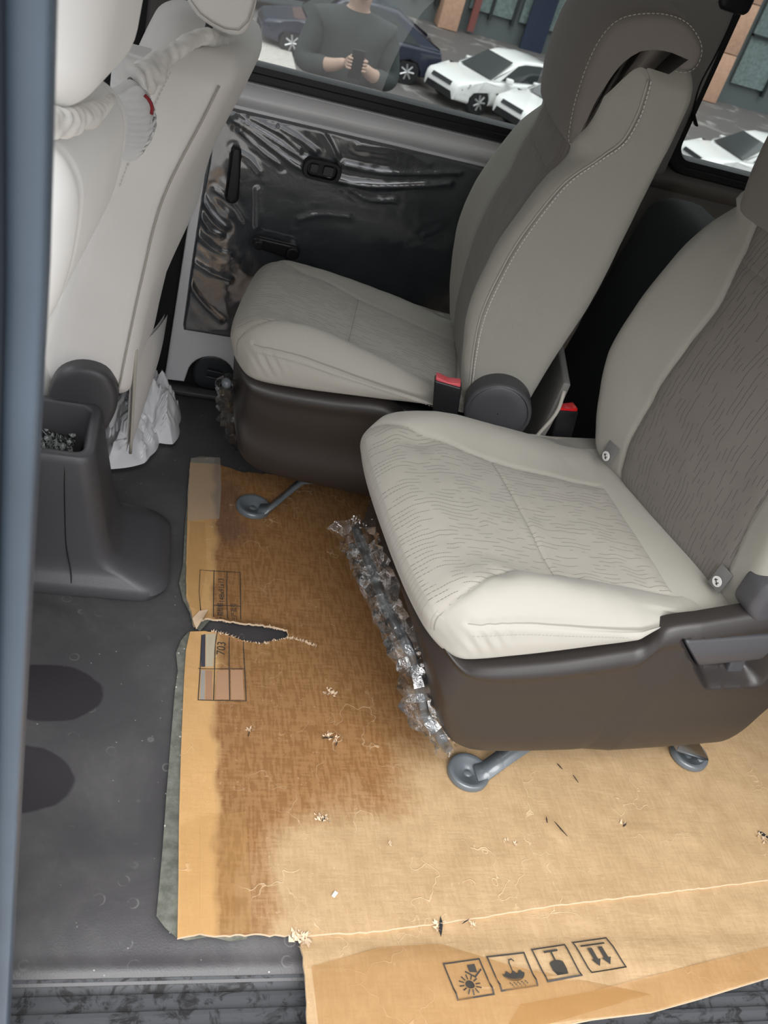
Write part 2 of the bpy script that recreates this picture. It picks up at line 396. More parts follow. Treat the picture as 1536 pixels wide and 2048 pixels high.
def m_card(name, tapeband=True):
    t = NT(name); p = t.geo(); X, Y, Z = t.sep(p)
    big = t.noise(p, 4.5, 5, .6, .4); med = t.noise(p, 22, 4, .6)
    base = t.mix(t.ramp(med, .3, .7), (.335, .225, .118), (.405, .280, .155))
    # corrugation telegraphing through wet board: fine cross hatch
    s1 = t.noise(t.comb(t.math('MULTIPLY', X, 1.0), t.math('MULTIPLY', Y, .16), 0.0), 190, 2)
    s2 = t.noise(t.comb(t.math('MULTIPLY', X, .16), Y, 0.0), 190, 2)
    hatch = t.ramp(t.math('ADD', t.math('MULTIPLY', s1, 1.25), t.math('MULTIPLY', s2, .75)), .92, 1.12)
    # big wet blotch with some shade painted in: fringe runs diagonally away from the left edge
    edge = t.math('ADD', t.math('MULTIPLY', X, 1.0), t.math('MULTIPLY', Y, -1.05))      # smaller = further in / left
    f = t.math('ADD', edge, t.math('MULTIPLY', t.math('SUBTRACT', big, .5), .42))
    stain_shade = t.ramp(f, -.50, -.40, 1, 0)
    band = t.ramp(t.math('ADD', X, t.math('MULTIPLY', t.math('SUBTRACT', t.noise(p, 12, 3), .5), .06)), .183, .198)
    st2 = t.ramp(t.math('ADD', X, t.math('MULTIPLY', t.math('SUBTRACT', t.noise(p, 9, 4), .5), .12)), .262, .285, .75, 0)
    stain_shade = t.math('MULTIPLY', t.math('MAXIMUM', stain_shade, st2), band)
    c = t.mix(t.math('MULTIPLY', stain_shade, .85), base, (.235, .115, .042))
    c = t.mix(t.math('MULTIPLY', t.math('MULTIPLY', hatch, t.math('ADD', .25, stain_shade)), .42), c, (.15, .065, .02))
    # purple-grey bruise beside the top of the printed table
    bx = t.math('DIVIDE', t.math('SUBTRACT', X, .21), .05); by = t.math('DIVIDE', t.math('SUBTRACT', Y, 1.47), .13)
    br = t.math('ADD', t.math('SQRT', t.math('ADD', t.math('MULTIPLY', bx, bx), t.math('MULTIPLY', by, by))), t.math('MULTIPLY', t.math('SUBTRACT', t.noise(p, 14, 4), .5), 1.6))
    c = t.mix(t.math('MULTIPLY', t.ramp(br, .5, 1.1, 1, 0), .55), c, (.10, .058, .048))
    if tapeband:
        tb = t.math('SUBTRACT', 1.0, band); c = t.mix(t.math('MULTIPLY', tb, .7), c, (.50, .285, .105))
    # creases and scuffs
    v = t.N('ShaderNodeTexVoronoi', feature='DISTANCE_TO_EDGE'); v.inputs['Scale'].default_value = 9
    dn = t.N('ShaderNodeVectorMath', operation='ADD'); nz = t.N('ShaderNodeTexNoise'); nz.inputs['Scale'].default_value = 20; t.L(p, nz.inputs['Vector'])
    sc_ = t.N('ShaderNodeVectorMath', operation='SCALE'); sc_.inputs[3].default_value = .12; t.L(nz.outputs['Color'], sc_.inputs[0]); t.L(p, dn.inputs[0]); t.L(sc_.outputs[0], dn.inputs[1]); t.L(dn.outputs[0], v.inputs['Vector'])
    cre = t.math('MULTIPLY', t.ramp(v.outputs['Distance'], .003, .012, 1, 0), t.ramp(t.noise(p, 8, 3), .52, .62))
    c = t.mix(t.math('MULTIPLY', cre, .35), c, (.70, .53, .34))
    sc2 = t.ramp(t.noise(p, 150, 3, .7), .66, .72); c = t.mix(t.math('MULTIPLY', sc2, .3), c, (.65, .5, .34))
    h = t.math('ADD', t.math('MULTIPLY', hatch, .35), t.math('ADD', t.math('MULTIPLY', cre, 1.2), t.math('MULTIPLY', t.noise(p, 45, 4, .65), 1.2)))
    t.set(color=c, rough=t.ramp(stain_shade, 0, 1, .62, .42), spec=.35, normal=t.bump(h, .45, .0014)); return t.m
M['card'] = m_card('corrugated_cardboard')
M['cardedge'] = plain('torn_cardboard_fibre', (.56, .42, .29), .9, bump=.6, bscale=150)
def m_tape(name, c, alpha):
    t = NT(name); p = t.geo(); w = t.noise(p, 30, 4, .6, 1.5)
    t.set(color=c, rough=.16, alpha=alpha, normal=t.bump(w, .5, .003)); return t.m
M['tape'] = m_tape('brown_packing_tape', (.50, .30, .11), .10)
M['tape2'] = m_tape('orange_packing_tape', (.42, .22, .07), .20)
M['cleartape'] = m_tape('clear_packing_tape', (.5, .45, .38), .20)
def m_dustfilm():
    t = NT('dusty_green_film'); p = t.geo(); X, Y, Z = t.sep(p)
    n = t.noise(p, 60, 4, .7); c = t.mix(t.ramp(n, .35, .7), (.085, .09, .075), (.17, .175, .15))
    v = t.N('ShaderNodeTexVoronoi'); v.inputs['Scale'].default_value = 110; t.L(p, v.inputs['Vector'])
    wv = t.sep(v.outputs['Color']); sp = t.math('MULTIPLY', t.ramp(v.outputs['Distance'], .15, .2, 1, 0), t.math('GREATER_THAN', wv[0], .75))
    c = t.mix(t.math('MULTIPLY', sp, .7), c, (.6, .6, .56)); t.set(color=c, rough=.3, normal=t.bump(t.noise(p, 25, 3), .5, .004)); return t.m
M['dustfilm'] = m_dustfilm()
def m_film():
    t = NT('clear_crumpled_film'); p = t.geo()
    gl = t.N('ShaderNodeBsdfGlossy'); gl.inputs['Roughness'].default_value = .08; gl.inputs['Color'].default_value = (1, 1, 1, 1)
    tr = t.N('ShaderNodeBsdfTransparent'); tr.inputs['Color'].default_value = (.96, .96, .96, 1)
    df = t.N('ShaderNodeBsdfTranslucent'); df.inputs['Color'].default_value = (.8, .8, .8, 1)
    lw = t.N('ShaderNodeLayerWeight'); lw.inputs['Blend'].default_value = .35
    nb = t.bump(t.noise(p, 90, 3, .6, 1), .7, .004); t.L(nb, gl.inputs['Normal']); t.L(nb, lw.inputs['Normal'])
    m1 = t.N('ShaderNodeMixShader'); m1.inputs[0].default_value = .10; t.L(tr.outputs[0], m1.inputs[1]); t.L(df.outputs[0], m1.inputs[2])
    m2 = t.N('ShaderNodeMixShader'); t.L(t.math('ADD', t.math('MULTIPLY', lw.outputs['Fresnel'], .9), .07, clamp=True), m2.inputs[0]); t.L(m1.outputs[0], m2.inputs[1]); t.L(gl.outputs[0], m2.inputs[2])
    t.L(m2.outputs[0], t.out.inputs[0]); t.n.remove(t.b); return t.m
M['film'] = m_film()
def m_glass(name, tint, refl=.07):
    t = NT(name)
    gl = t.N('ShaderNodeBsdfGlossy'); gl.inputs['Roughness'].default_value = .012
    tr = t.N('ShaderNodeBsdfTransparent'); tr.inputs['Color'].default_value = (*tint, 1)
    fr = t.N('ShaderNodeFresnel'); fr.inputs[0].default_value = 1.5
    m2 = t.N('ShaderNodeMixShader'); t.L(t.math('ADD', fr.outputs[0], refl, clamp=True), m2.inputs[0]); t.L(tr.outputs[0], m2.inputs[1]); t.L(gl.outputs[0], m2.inputs[2])
    t.L(m2.outputs[0], t.out.inputs[0]); t.n.remove(t.b); return t.m
M['glass'] = m_glass('tinted_window_glass', (.34, .37, .365), .03)
M['carglass'] = plain('reflected_car_glass', (.03, .035, .035), .1, coat=.6)
def m_panel():
    t = NT('dark_panel_under_film'); p = t.geo()
    n = t.noise(p, 9, 4, .6, 1.2)
    t.set(color=t.mix(t.ramp(n, .3, .7), (.044, .051, .060), (.062, .070, .080)), rough=.34, coat=1.0, coatr=.10, spec=.5, normal=t.bump(t.math('ADD', n, t.math('MULTIPLY', t.noise(p, 38, 3, .6, 2.0), .25)), .30, .02)); t.b.inputs['Coat IOR'].default_value = 2.3; return t.m
M['panel'] = m_panel()

# ------------------------------------------------------------------ the setting
def struct(o, label=None): o['kind'] = 'structure'; return o
YW = 1.95
# floor with shallow swells, and the moulded bead at the door sill
xs = np.linspace(-1.3, 2.6, 131); ys = np.r_[np.linspace(.556, .70, 26), np.linspace(.71, 2.02, 90)]
V = []
for x in xs:
    for y in ys:
        z = .004 * math.exp(-((y - .90) / .045) ** 2) * (1 if x < .3 else .5) - .004 * math.exp(-((y - .80) / .05) ** 2) + .0025 * math.exp(-((y - 1.33) / .05) ** 2) - .003
        z += .005 * math.exp(-((y - .572) / .010) ** 2) - .020 * max(0, (.69 - y) / .12) ** 2
        V.append((x, y, z))
struct(mesh_obj('floor', V, grid_faces(len(xs), len(ys)), M['vinyl']))
# ribbed scuff plate
prof = [(.562, -.022), (.556, -.030), (.548, -.032)]
y = .546
for k in range(5):
    prof += [(y, -.032), (y - .003, -.0255), (y - .009, -.0245), (y - .012, -.032)]; y -= .021
prof += [(y, -.032), (y - .04, -.032), (y - .05, -.042), (y - .055, -.14), (y + .2, -.14)]
V = []; F = []
xs2 = np.linspace(-.075, 2.2, 60)
for x in xs2:
    for a, b in prof: V.append((x, a, b))
o = mesh_obj('trim_2', V, [f[::-1] for f in grid_faces(len(xs2), len(prof))], M['sill'], angle=35); struct(o)
mb = MB(); mb.box((.8, .36, -.30), (4.2, .05, .30)); struct(mb.build('trim_3', M['paint']))

# roof, rear wall, near-side body beyond the opening, front pillar, added light-blocking panels
mb = MB(); mb.box((.65, 1.22, 1.40), (3.9, 1.62, .04)); struct(mb.build('ceiling', plain('pale_roof_lining', (.55, .54, .52), .9)))
mb = MB(); mb.box((2.62, 1.22, .72), (.04, 1.62, 1.56)); struct(mb.build('wall_rear', M['headliner']))
mb = MB(); mb.box((1.95, .47, .70), (1.30, .05, 1.6)); struct(mb.build('wall_near', M['greytrim']))
mb = MB(); mb.box((.62, .44, 1.325), (1.5, .07, .15)); mb.box((-.9, .47, .25), (1.5, .06, .60)); mb.box((-1.15, .47, .85), (.5, .06, .9)); struct(mb.build('trim_light_panel', M['paint']))  # header lowered for shade; last box is an unseen panel added against front light
mb = MB(); mb.box((-1.32, 1.22, .40), (.06, 1.5, 1.2)); struct(mb.build('front_light_block', M['void']))  # unseen; raised across the windscreen opening to block light from the front

# near pillar with its door seal, leaning over the left edge of the picture
def col_strip(name, pts, mat, parent):
    """pts: list of (x0,x1,y0,y1) cross-section run between z values"""
    mb = MB(); zs = np.linspace(-.1, 1.42, 30)
    x0, x1, y0, y1 = pts
    P, Fc = slab(1.52, x1 - x0, y1 - y0, .006, .006, .006, res=.06, nz=4)
    V = np.c_[x0 + P[:, 1], y0 + P[:, 2], -.1 + P[:, 0]]
    V[:, 0] -= .012 * np.clip((V[:, 2] - 1.0), 0, 1) * 2
    return mesh_obj(name, V, Fc, mat, parent)
pil = thing('pillar', None, None, (-.1, .45, -.1)); pil['kind'] = 'structure'; pil.name = 'trim_1'
col_strip('pillar_panel', (-.16, -.072, .41, .52), M['slate'], pil)
col_strip('door_seal', (-.076, -.066, .415, .475), M['slate_dark'], pil)
col_strip('seal_lip', (-.067, -.0475, .44, .47), M['slate'], pil)

# ---- far side: body frame, wrapped panel, window openings
def wallpt(u, v, y=YW): return py_(u, v, y)
frame = thing('wall_far', None, None, (.7, YW, 0)); frame['kind'] = 'structure'
frame.name = 'wall_far'; frame.location = (.7, YW, 0)
def sheet(name, poly, y0, y1, r, mat, parent, **k):
    V, Fc = extrude_outline(poly, y0, y1, r, lambda q, w: np.c_[q[:, 0], w, q[:, 1]], nr=4, nmid=1, rings=1, **k)
    o = mesh_obj(name, V, Fc, mat, parent, angle=40)
    bm = bmesh.new(); bm.from_mesh(o.data); bmesh.ops.recalc_face_normals(bm, faces=bm.faces); bm.to_mesh(o.data); bm.free(); return o
def rpoly(cx_, cz_, w, h, r, n=6, rot=0.0):
    out = []
    for (sx_, sz_, a0) in ((1, -1, -90), (1, 1, 0), (-1, 1, 90), (-1, -1, 180)):
        for k in range(n + 1):
            a = math.radians(a0 + 90 * k / n)
            out.append((sx_ * (w / 2 - r) + r * math.cos(a), sz_ * (h / 2 - r) + r * math.sin(a)))
    c, s = math.cos(rot), math.sin(rot)
    return [(cx_ + c * x - s * z, cz_ + s * x + c * z) for x, z in out]
# painted inner door skin with the scooped arch low at the left
arch = [(.175 + .056 * math.cos(math.radians(a)), .046 + .056 * math.sin(math.radians(a))) for a in range(180, -1, -15)]
poly = [(.070, .022), (.115, .022)] + arch + [(.235, .022), (1.02, .022), (1.03, .72), (.08, .72), (.073, .44)]
sheet('door_skin', poly, YW - .012, YW + .02, .004, M['paint'], frame)
mb = MB(); mb.box((.65, YW + .05, .31), (3.9, .06, .86)); mb.build('wall_backing', M['void'], frame)
# speaker-like dark disc set in the scoop
P, Fc = slab(.10, .10, .02, .01, .01, .005, R=.045, res=.02); V = np.c_[.13 + P[:, 0], YW + .02 - P[:, 2], P[:, 1] - .0]
mesh_obj('drain_boss', V, Fc, M['steel_dark'], frame)
mb = MB()
for sgn in (1, -1):
    mb.tube([(.165 + .012 * k, YW - .006, .052 + sgn * .009 - .001 * k) for k in range(4)], .003, 8)
mb.build('boss_clip', M['steel_dark'], frame)
# rolled ledge below the glass, silver
prof = [(YW - .004, .668), (YW - .012, .672), (YW - .022, .679), (YW - .030, .689), (YW - .033, .697), (YW - .029, .704), (YW - .016, .714), (YW - .006, .722), (YW + .02, .726)]
xs = np.linspace(.02, .86, 40)
V = [(x, a, b) for x in xs for a, b in prof]
mesh_obj('ledge', V, grid_faces(len(xs), len(prof)), M['paint'], frame)
xs = np.linspace(1.0, 2.6, 40); V = [(x, a + .004, b + .035) for x in xs for a, b in prof]
mesh_obj('ledge', V, grid_faces(len(xs), len(prof)), M['greytrim'], frame)
mb = MB(); mb.box((1.79, YW + .012, .36), (1.56, .03, .74)); mb.build('quarter_trim', M['greytrim'], frame, bevel=.006)
# pillar between the windows and other posts
P, Fc = slab(.66, .17, .06, .02, .025, .01, res=.03)
V = np.c_[.895 + P[:, 1], YW + .03 - P[:, 2], .73 + P[:, 0]]
mesh_obj('centre_post', V, Fc, M['headliner'], frame)
P, Fc = slab(.80, .085, .07, .02, .025, .01, res=.03)
V = np.c_[-.055 + P[:, 1], YW + .03 - P[:, 2], .70 + P[:, 0]]
mesh_obj('front_post', V, Fc, plain('brown_grey_post_trim', (.095, .085, .083), .7), frame)
mb = MB(); mb.box((-.17, YW + .02, 1.1), (.25, .04, .8)); mb.box((.03, YW + .035, 1.1), (.06, .03, .8)); mb.box((.65, YW + .02, 1.46), (3.9, .05, .12)); mb.build('side_trim', M['void'], frame)
# window 1 and window 2: black rubber surround and glass
def window(name, poly, band, mat):
    w = thing(name, None, None, (poly[0][0], YW, poly[0][1])); w['kind'] = 'structure'
    P = np.array(poly); n = len(P)
    t = np.roll(P, -1, 0) - np.roll(P, 1, 0); t /= np.linalg.norm(t, axis=1)[:, None]; nr = np.c_[t[:, 1], -t[:, 0]]
    rings = [(0, .02), (0, -.012), (.006, -.018), (band * .5, -.018), (band * .55, -.013), (band * .9, -.012), (band, -.004), (band, .02)]
    V = np.vstack([np.c_[(P - nr * a)[:, 0], np.full(n, YW + b), (P - nr * a)[:, 1]] for a, b in rings]); F = []
    for i in range(len(rings) - 1):
        for k in range(n): F.append((i * n + k, i * n + (k + 1) % n, (i + 1) * n + (k + 1) % n, (i + 1) * n + k))
    mesh_obj('window_frame', V, F, M['rubber'], w, angle=35)
    mb = MB(); (xa, za), (xb, zb) = P.min(0) + band * .9, P.max(0) - band * .9
    mesh_obj('pane', [(xa, YW + .004, za), (xb, YW + .004, za), (xb, YW + .004, zb), (xa, YW + .004, zb)], [(0, 1, 2, 3)], mat, w, smooth=False); return w
window('window_1', rpoly((.05 + .885) / 2, (.722 + 1.385) / 2, .835, .663, .06), .034, M['glass'])
window('window_2', rpoly((1.045 + 2.3) / 2, (.745 + 1.385) / 2, 1.255, .640, .065), .036, M['glass'])
# black anchor cover and strap edge at the head of the second window
bt = thing('belt_anchor', 'black belt anchor cover at the top corner of the rear side window', 'anchor', (1.06, YW - .03, 1.04))
P, Fc = slab(.075, .05, .03, .01, .012, .004, R=.018, res=.012)
a0 = py_(1440, -20, YW - .02)
V = np.c_[a0[0] + P[:, 0] * .95, YW - .012 - P[:, 2], a0[2] - .03 + P[:, 1]]
mesh_obj('cover', V, Fc, M['black_plastic'], bt)
wp = spline([tuple(py_(u, v, YW - .022)) for u, v in ((1476, -5), (1455, 55), (1425, 115), (1398, 165), (1386, 215), (1392, 250))], 24)
V, Fc = tube_geo(wp, .0105, 10, True, .25); mesh_obj('webbing', V, Fc, M['void'], bt)
# dark door-sill track on the floor beside the far door
tr = thing('door_track', None, None, (.1, 1.92, 0)); tr['kind'] = 'structure'; tr.name = 'trim_5'
mb = MB(); mb.box((.55, 1.925, .006), (.98, .028, .012)); mb.build('track_rail', M['grey_plastic'], tr, bevel=.003)

# ---- the dark door panel, still in its delivery film
dp = thing('door_panel', 'dark sliding door card still wrapped in wrinkled clear delivery film', 'door panel', (.5, YW - .015, .16))
pol = [(.104, .160), (.55, .157), (.985, .157), (.99, .40), (.985, .671), (.55, .671), (.303, .669), (.135, .664), (.112, .57), (.092, .464), (.090, .30), (.091, .178)]
folds_px = [
    ([(466, 240), (500, 262), (550, 300), (600, 336), (650, 352), (700, 368), (760, 374), (840, 372), (900, 368)], 1.6, .0042),
    ([(478, 236), (540, 275), (590, 308), (640, 340)], .8, .0026), ([(500, 236), (560, 268), (600, 300)], .9, .0022),
    ([(480, 262), (520, 300), (560, 330)], .7, .002), ([(560, 255), (600, 280), (632, 304)], .8, .0022),
    ([(640, 258), (660, 290), (672, 315)], .8, .0018), ([(690, 330), (760, 345), (830, 348), (920, 346)], 1.1, .0026),
    ([(700, 380), (740, 400), (790, 402)], .9, .0018), ([(470, 300), (500, 320), (520, 345)], .7, .0016),
    ([(402, 395), (425, 430), (450, 455)], .9, .0028), ([(400, 430), (420, 460), (440, 470)], .8, .002), ([(395, 470), (430, 500), (460, 510)], 1, .0018),
    ([(430, 380), (470, 410), (490, 440)], .9, .0016), ([(515, 380), (517, 430), (516, 455)], .8, .002), ([(600, 440), (640, 430), (700, 435)], 1.2, .0014),
    ([(380, 520), (420, 545), (460, 560)], 1.2, .002), ([(375, 560), (400, 600), (440, 640)], 1.2, .002), ([(700, 260), (780, 285), (900, 315)], .7, .002), ([(720, 290), (800, 300), (860, 330)], 1, .0018),
    ([(850, 470), (870, 462), (880, 455)], .5, .001)]
fl2 = [(np.array([(lambda p: (p[0], p[2]))(py_(u, v, YW - .02)) for u, v in f]), w, d) for f, w, d in folds_px]
fl2 = [(spline(f, 24), w, d) for f, w, d in fl2]
nu, nv = 300, 170
U, Vv = np.meshgrid(np.linspace(0, 1, nu), np.linspace(0, 1, nv), indexing='ij')
lx = np.interp(Vv, [0, .03, .3, .62, .8, 1], [.094, .090, .088, .088, .088, .092])
Xg = lx + (.988 - lx) * U; Zg = .158 + .511 * Vv
Q = np.c_[Xg.ravel(), Zg.ravel()]
h = np.zeros(len(Q))
for f, w, d in fl2:
    dd = pdist(Q, f); h += 1.25 * d * np.exp(-dd / (.0062 * w)) - .35 * d * np.exp(-((dd - .012) / (.008 * w)) ** 2)
h += .0012 * fbm(np.c_[Q, np.zeros(len(Q))], 14, 3, 3.0)
edge = np.minimum(np.minimum(U.ravel(), 1 - U.ravel()) * .9, np.minimum(Vv.ravel(), 1 - Vv.ravel()) * .51)
yy = YW - .018 - h * np.clip(edge / .01, 0, 1) + .014 * np.clip(1 - edge / .008, 0, 1) ** 2
mesh_obj('wrapped_board', np.c_[Q[:, 0], yy, Q[:, 1]], [f[::-1] for f in grid_faces(nu, nv)], M['panel'], dp)
def capsule(c0, c1, r0, r1, n=14):
    c0 = np.array(c0, float); c1 = np.array(c1, float); a = math.atan2(*(c1 - c0)[::-1]); out = []
    for k in range(n + 1):
        th = a + math.pi / 2 + math.pi * k / n; out.append((c0[0] + r0 * math.cos(th), c0[1] + r0 * math.sin(th)))
    for k in range(n + 1):
        th = a - math.pi / 2 + math.pi * k / n; out.append((c1[0] + r1 * math.cos(th), c1[1] + r1 * math.sin(th)))
    return out
# pull cover (tall tapered), latch bezel with lever, window-style crank
pc = sheet('pull_cover', capsule((.1445, .588), (.151, .496), .0105, .0145), YW - .034, YW - .015, .005, M['black_plastic'], dp)
V, Fc = tube_geo([(.1445 + .007 * math.cos(a), YW - .0345, .588 + .007 * math.sin(a)) for a in np.linspace(0, math.pi, 9)][::1] + [(.1405, YW - .0345, .497)], .0012, 6)
mesh_obj('raised_edge', V, Fc, M['black_plastic'], pc)
V, Fc = tube_geo([(.1515, YW - .0345, .588), (.1605, YW - .0345, .497), (.151, YW - .0345, .487), (.1405, YW - .0345, .497)], .0012, 6); mesh_obj('raised_edge', V, Fc, M['black_plastic'], pc)
hx, hz = .3225, .589
lb = MB()
outer = rpoly(hx, hz, .082, .044, .019); inner = rpoly(hx, hz, .060, .028, .011)
n = len(outer); V = []
for pl, yv in ((outer, YW - .016), (outer, YW - .030), ([(hx + (x - hx) * .95, hz + (z - hz) * .92) for x, z in outer], YW - .034), ([(hx + (x - hx) * 1.06, hz + (z - hz) * 1.08) for x, z in inner], YW - .034), (inner, YW - .030), (inner, YW - .022)):
    V += [(x, yv, z) for x, z in pl]
Fc = [(i * n + k, i * n + (k + 1) % n, (i + 1) * n + (k + 1) % n, (i + 1) * n + k) for i in range(5) for k in range(n)] + [tuple(5 * n + k for k in range(n))]
bz = mesh_obj('latch_bezel', V, Fc, M['black_plastic'], dp, angle=40)
sheet('latch_slider', rpoly(hx + .014, hz, .022, .020, .004), YW - .030, YW - .022, .002, M['grey_plastic'], bz)
sheet('latch_slider', rpoly(hx - .016, hz, .018, .018, .004), YW - .028, YW - .022, .002, M['grey_plastic'], bz)
cr_ = sheet('crank_arm', capsule((.2215, .414), (.297, .407), .0125, .0165), YW - .046, YW - .032, .005, M['black_plastic'], dp)
for (a, b, r_, y0) in ((.2215, .414, .0125, .060), (.297, .407, .0165, .054)):
    pts = [(a + r_ * .86 * math.cos(t_), b + r_ * .86 * math.sin(t_)) for t_ in np.linspace(0, 2 * math.pi, 25)[:-1]]
    sheet('crank_knob' if r_ < .014 else 'crank_boss', pts, YW - y0, YW - (.046 if r_ < .014 else .016), .003, M['black_plastic'], cr_)

# ------------------------------------------------------------------ reflected street, built as stand-in objects beyond the glass
GZ = -4.8
def m_street():
    t = NT('wet_street_asphalt'); p = t.geo(); n = t.noise(p, .9, 5, .6, .8)
    t.set(color=t.mix(t.ramp(n, .56, .66), (.13, .118, .115), (.33, .31, .30)), rough=.6); return t.m
mb = MB(); mb.add([(-30, 2.0, -.62), (60, 2.0, -.62), (60, 5.4, -1.2), (-30, 5.4, -1.2), (60, 7.2, -1.2), (-30, 7.2, -1.2), (60, 12, GZ), (-30, 12, GZ), (60, 60, GZ), (-30, 60, GZ)],
    [(0, 1, 2, 3), (3, 2, 4, 5), (5, 4, 6, 7), (7, 6, 8, 9)])
o = mb.build('reflected_street', m_street()); o['kind'] = 'structure'
mb = MB(); mb.box((-18.0, 26.5, GZ + .06), (42, 3.5, .12)); o = mb.build('pavement', plain('pale_pavement', (.5, .47, .43), .8, var=.15)); o['kind'] = 'structure'
mb = MB(); mb.box((15, -20, -.66), (90, 44, .04)); o = mb.build('parking_ground', plain('grey_ground', (.22, .21, .2), .8)); o['kind'] = 'structure'
# reflected office front with orange stone piers
of = thing('reflected_building', 'reflected grey glass office front with orange stone piers, placed beyond the glass', 'building', (12, 37, GZ))
mb = MB(); mb.box((14, 37.6, 0), (60, .6, 16)); mb.build('facade', plain('grey_green_facade', (.11, .13, .13), .35, coat=.3), of)
pier = plain('orange_stone', (.55, .33, .23), .75, var=.1)
for px_, w in ((9.45, .75), (14.85, .8), (-4.5, .8), (20.5, .8), (26.5, .8), (3.6, .6)):
    mb = MB()
    for k in range(9): mb.box((px_, 36.9, GZ + .9 + 1.8 * k), (w, .8, 1.77))
    mb.build('stone_pier', pier, of, bevel=.02)
gm = plain('reflecting_shop_glass', (.17, .22, .215), .15, coat=.6, var=.25); dk = plain('dark_mullion', (.02, .025, .025), .5)
for x0, x1 in ((10.2, 11.0), (11.1, 11.9), (12.2, 12.9), (13.1, 14.2), (7.2, 8.1), (8.2, 8.9), (5.2, 6.1), (6.2, 7.0), (16, 17), (17.2, 18.4), (18.8, 20), (21.5, 23), (23.5, 25.4)):
    w = mb = MB(); mb.box(((x0 + x1) / 2, 37.2, GZ + 3.4), (x1 - x0, .1, 5.2)); o = mb.build('window', gm, of)
    mb = MB(); mb.box((x1 + .05, 37.15, GZ + 3.4), (.1, .2, 5.6)); mb.box(((x0 + x1) / 2, 37.15, GZ + 2.6), (x1 - x0, .2, .1)); mb.build('mullion', dk, o)
mb = MB(); mb.box((12.15, 36.4, GZ + 4.0), (2.6, 1.4, .5)); mb.build('door_canopy', plain('dark_canopy', (.02, .03, .04), .5), of)
mb = MB(); mb.box((12.9, 36.95, GZ + 1.6), (.9, .1, 3.2)); mb.build('dark_door', plain('navy_door', (.02, .03, .06), .4), of)
mb = MB(); mb.box((10.4, 36.9, GZ + 1.2), (.25, .1, 2.2)); mb.build('red_banner', plain('dull_red', (.22, .07, .06), .6), of)

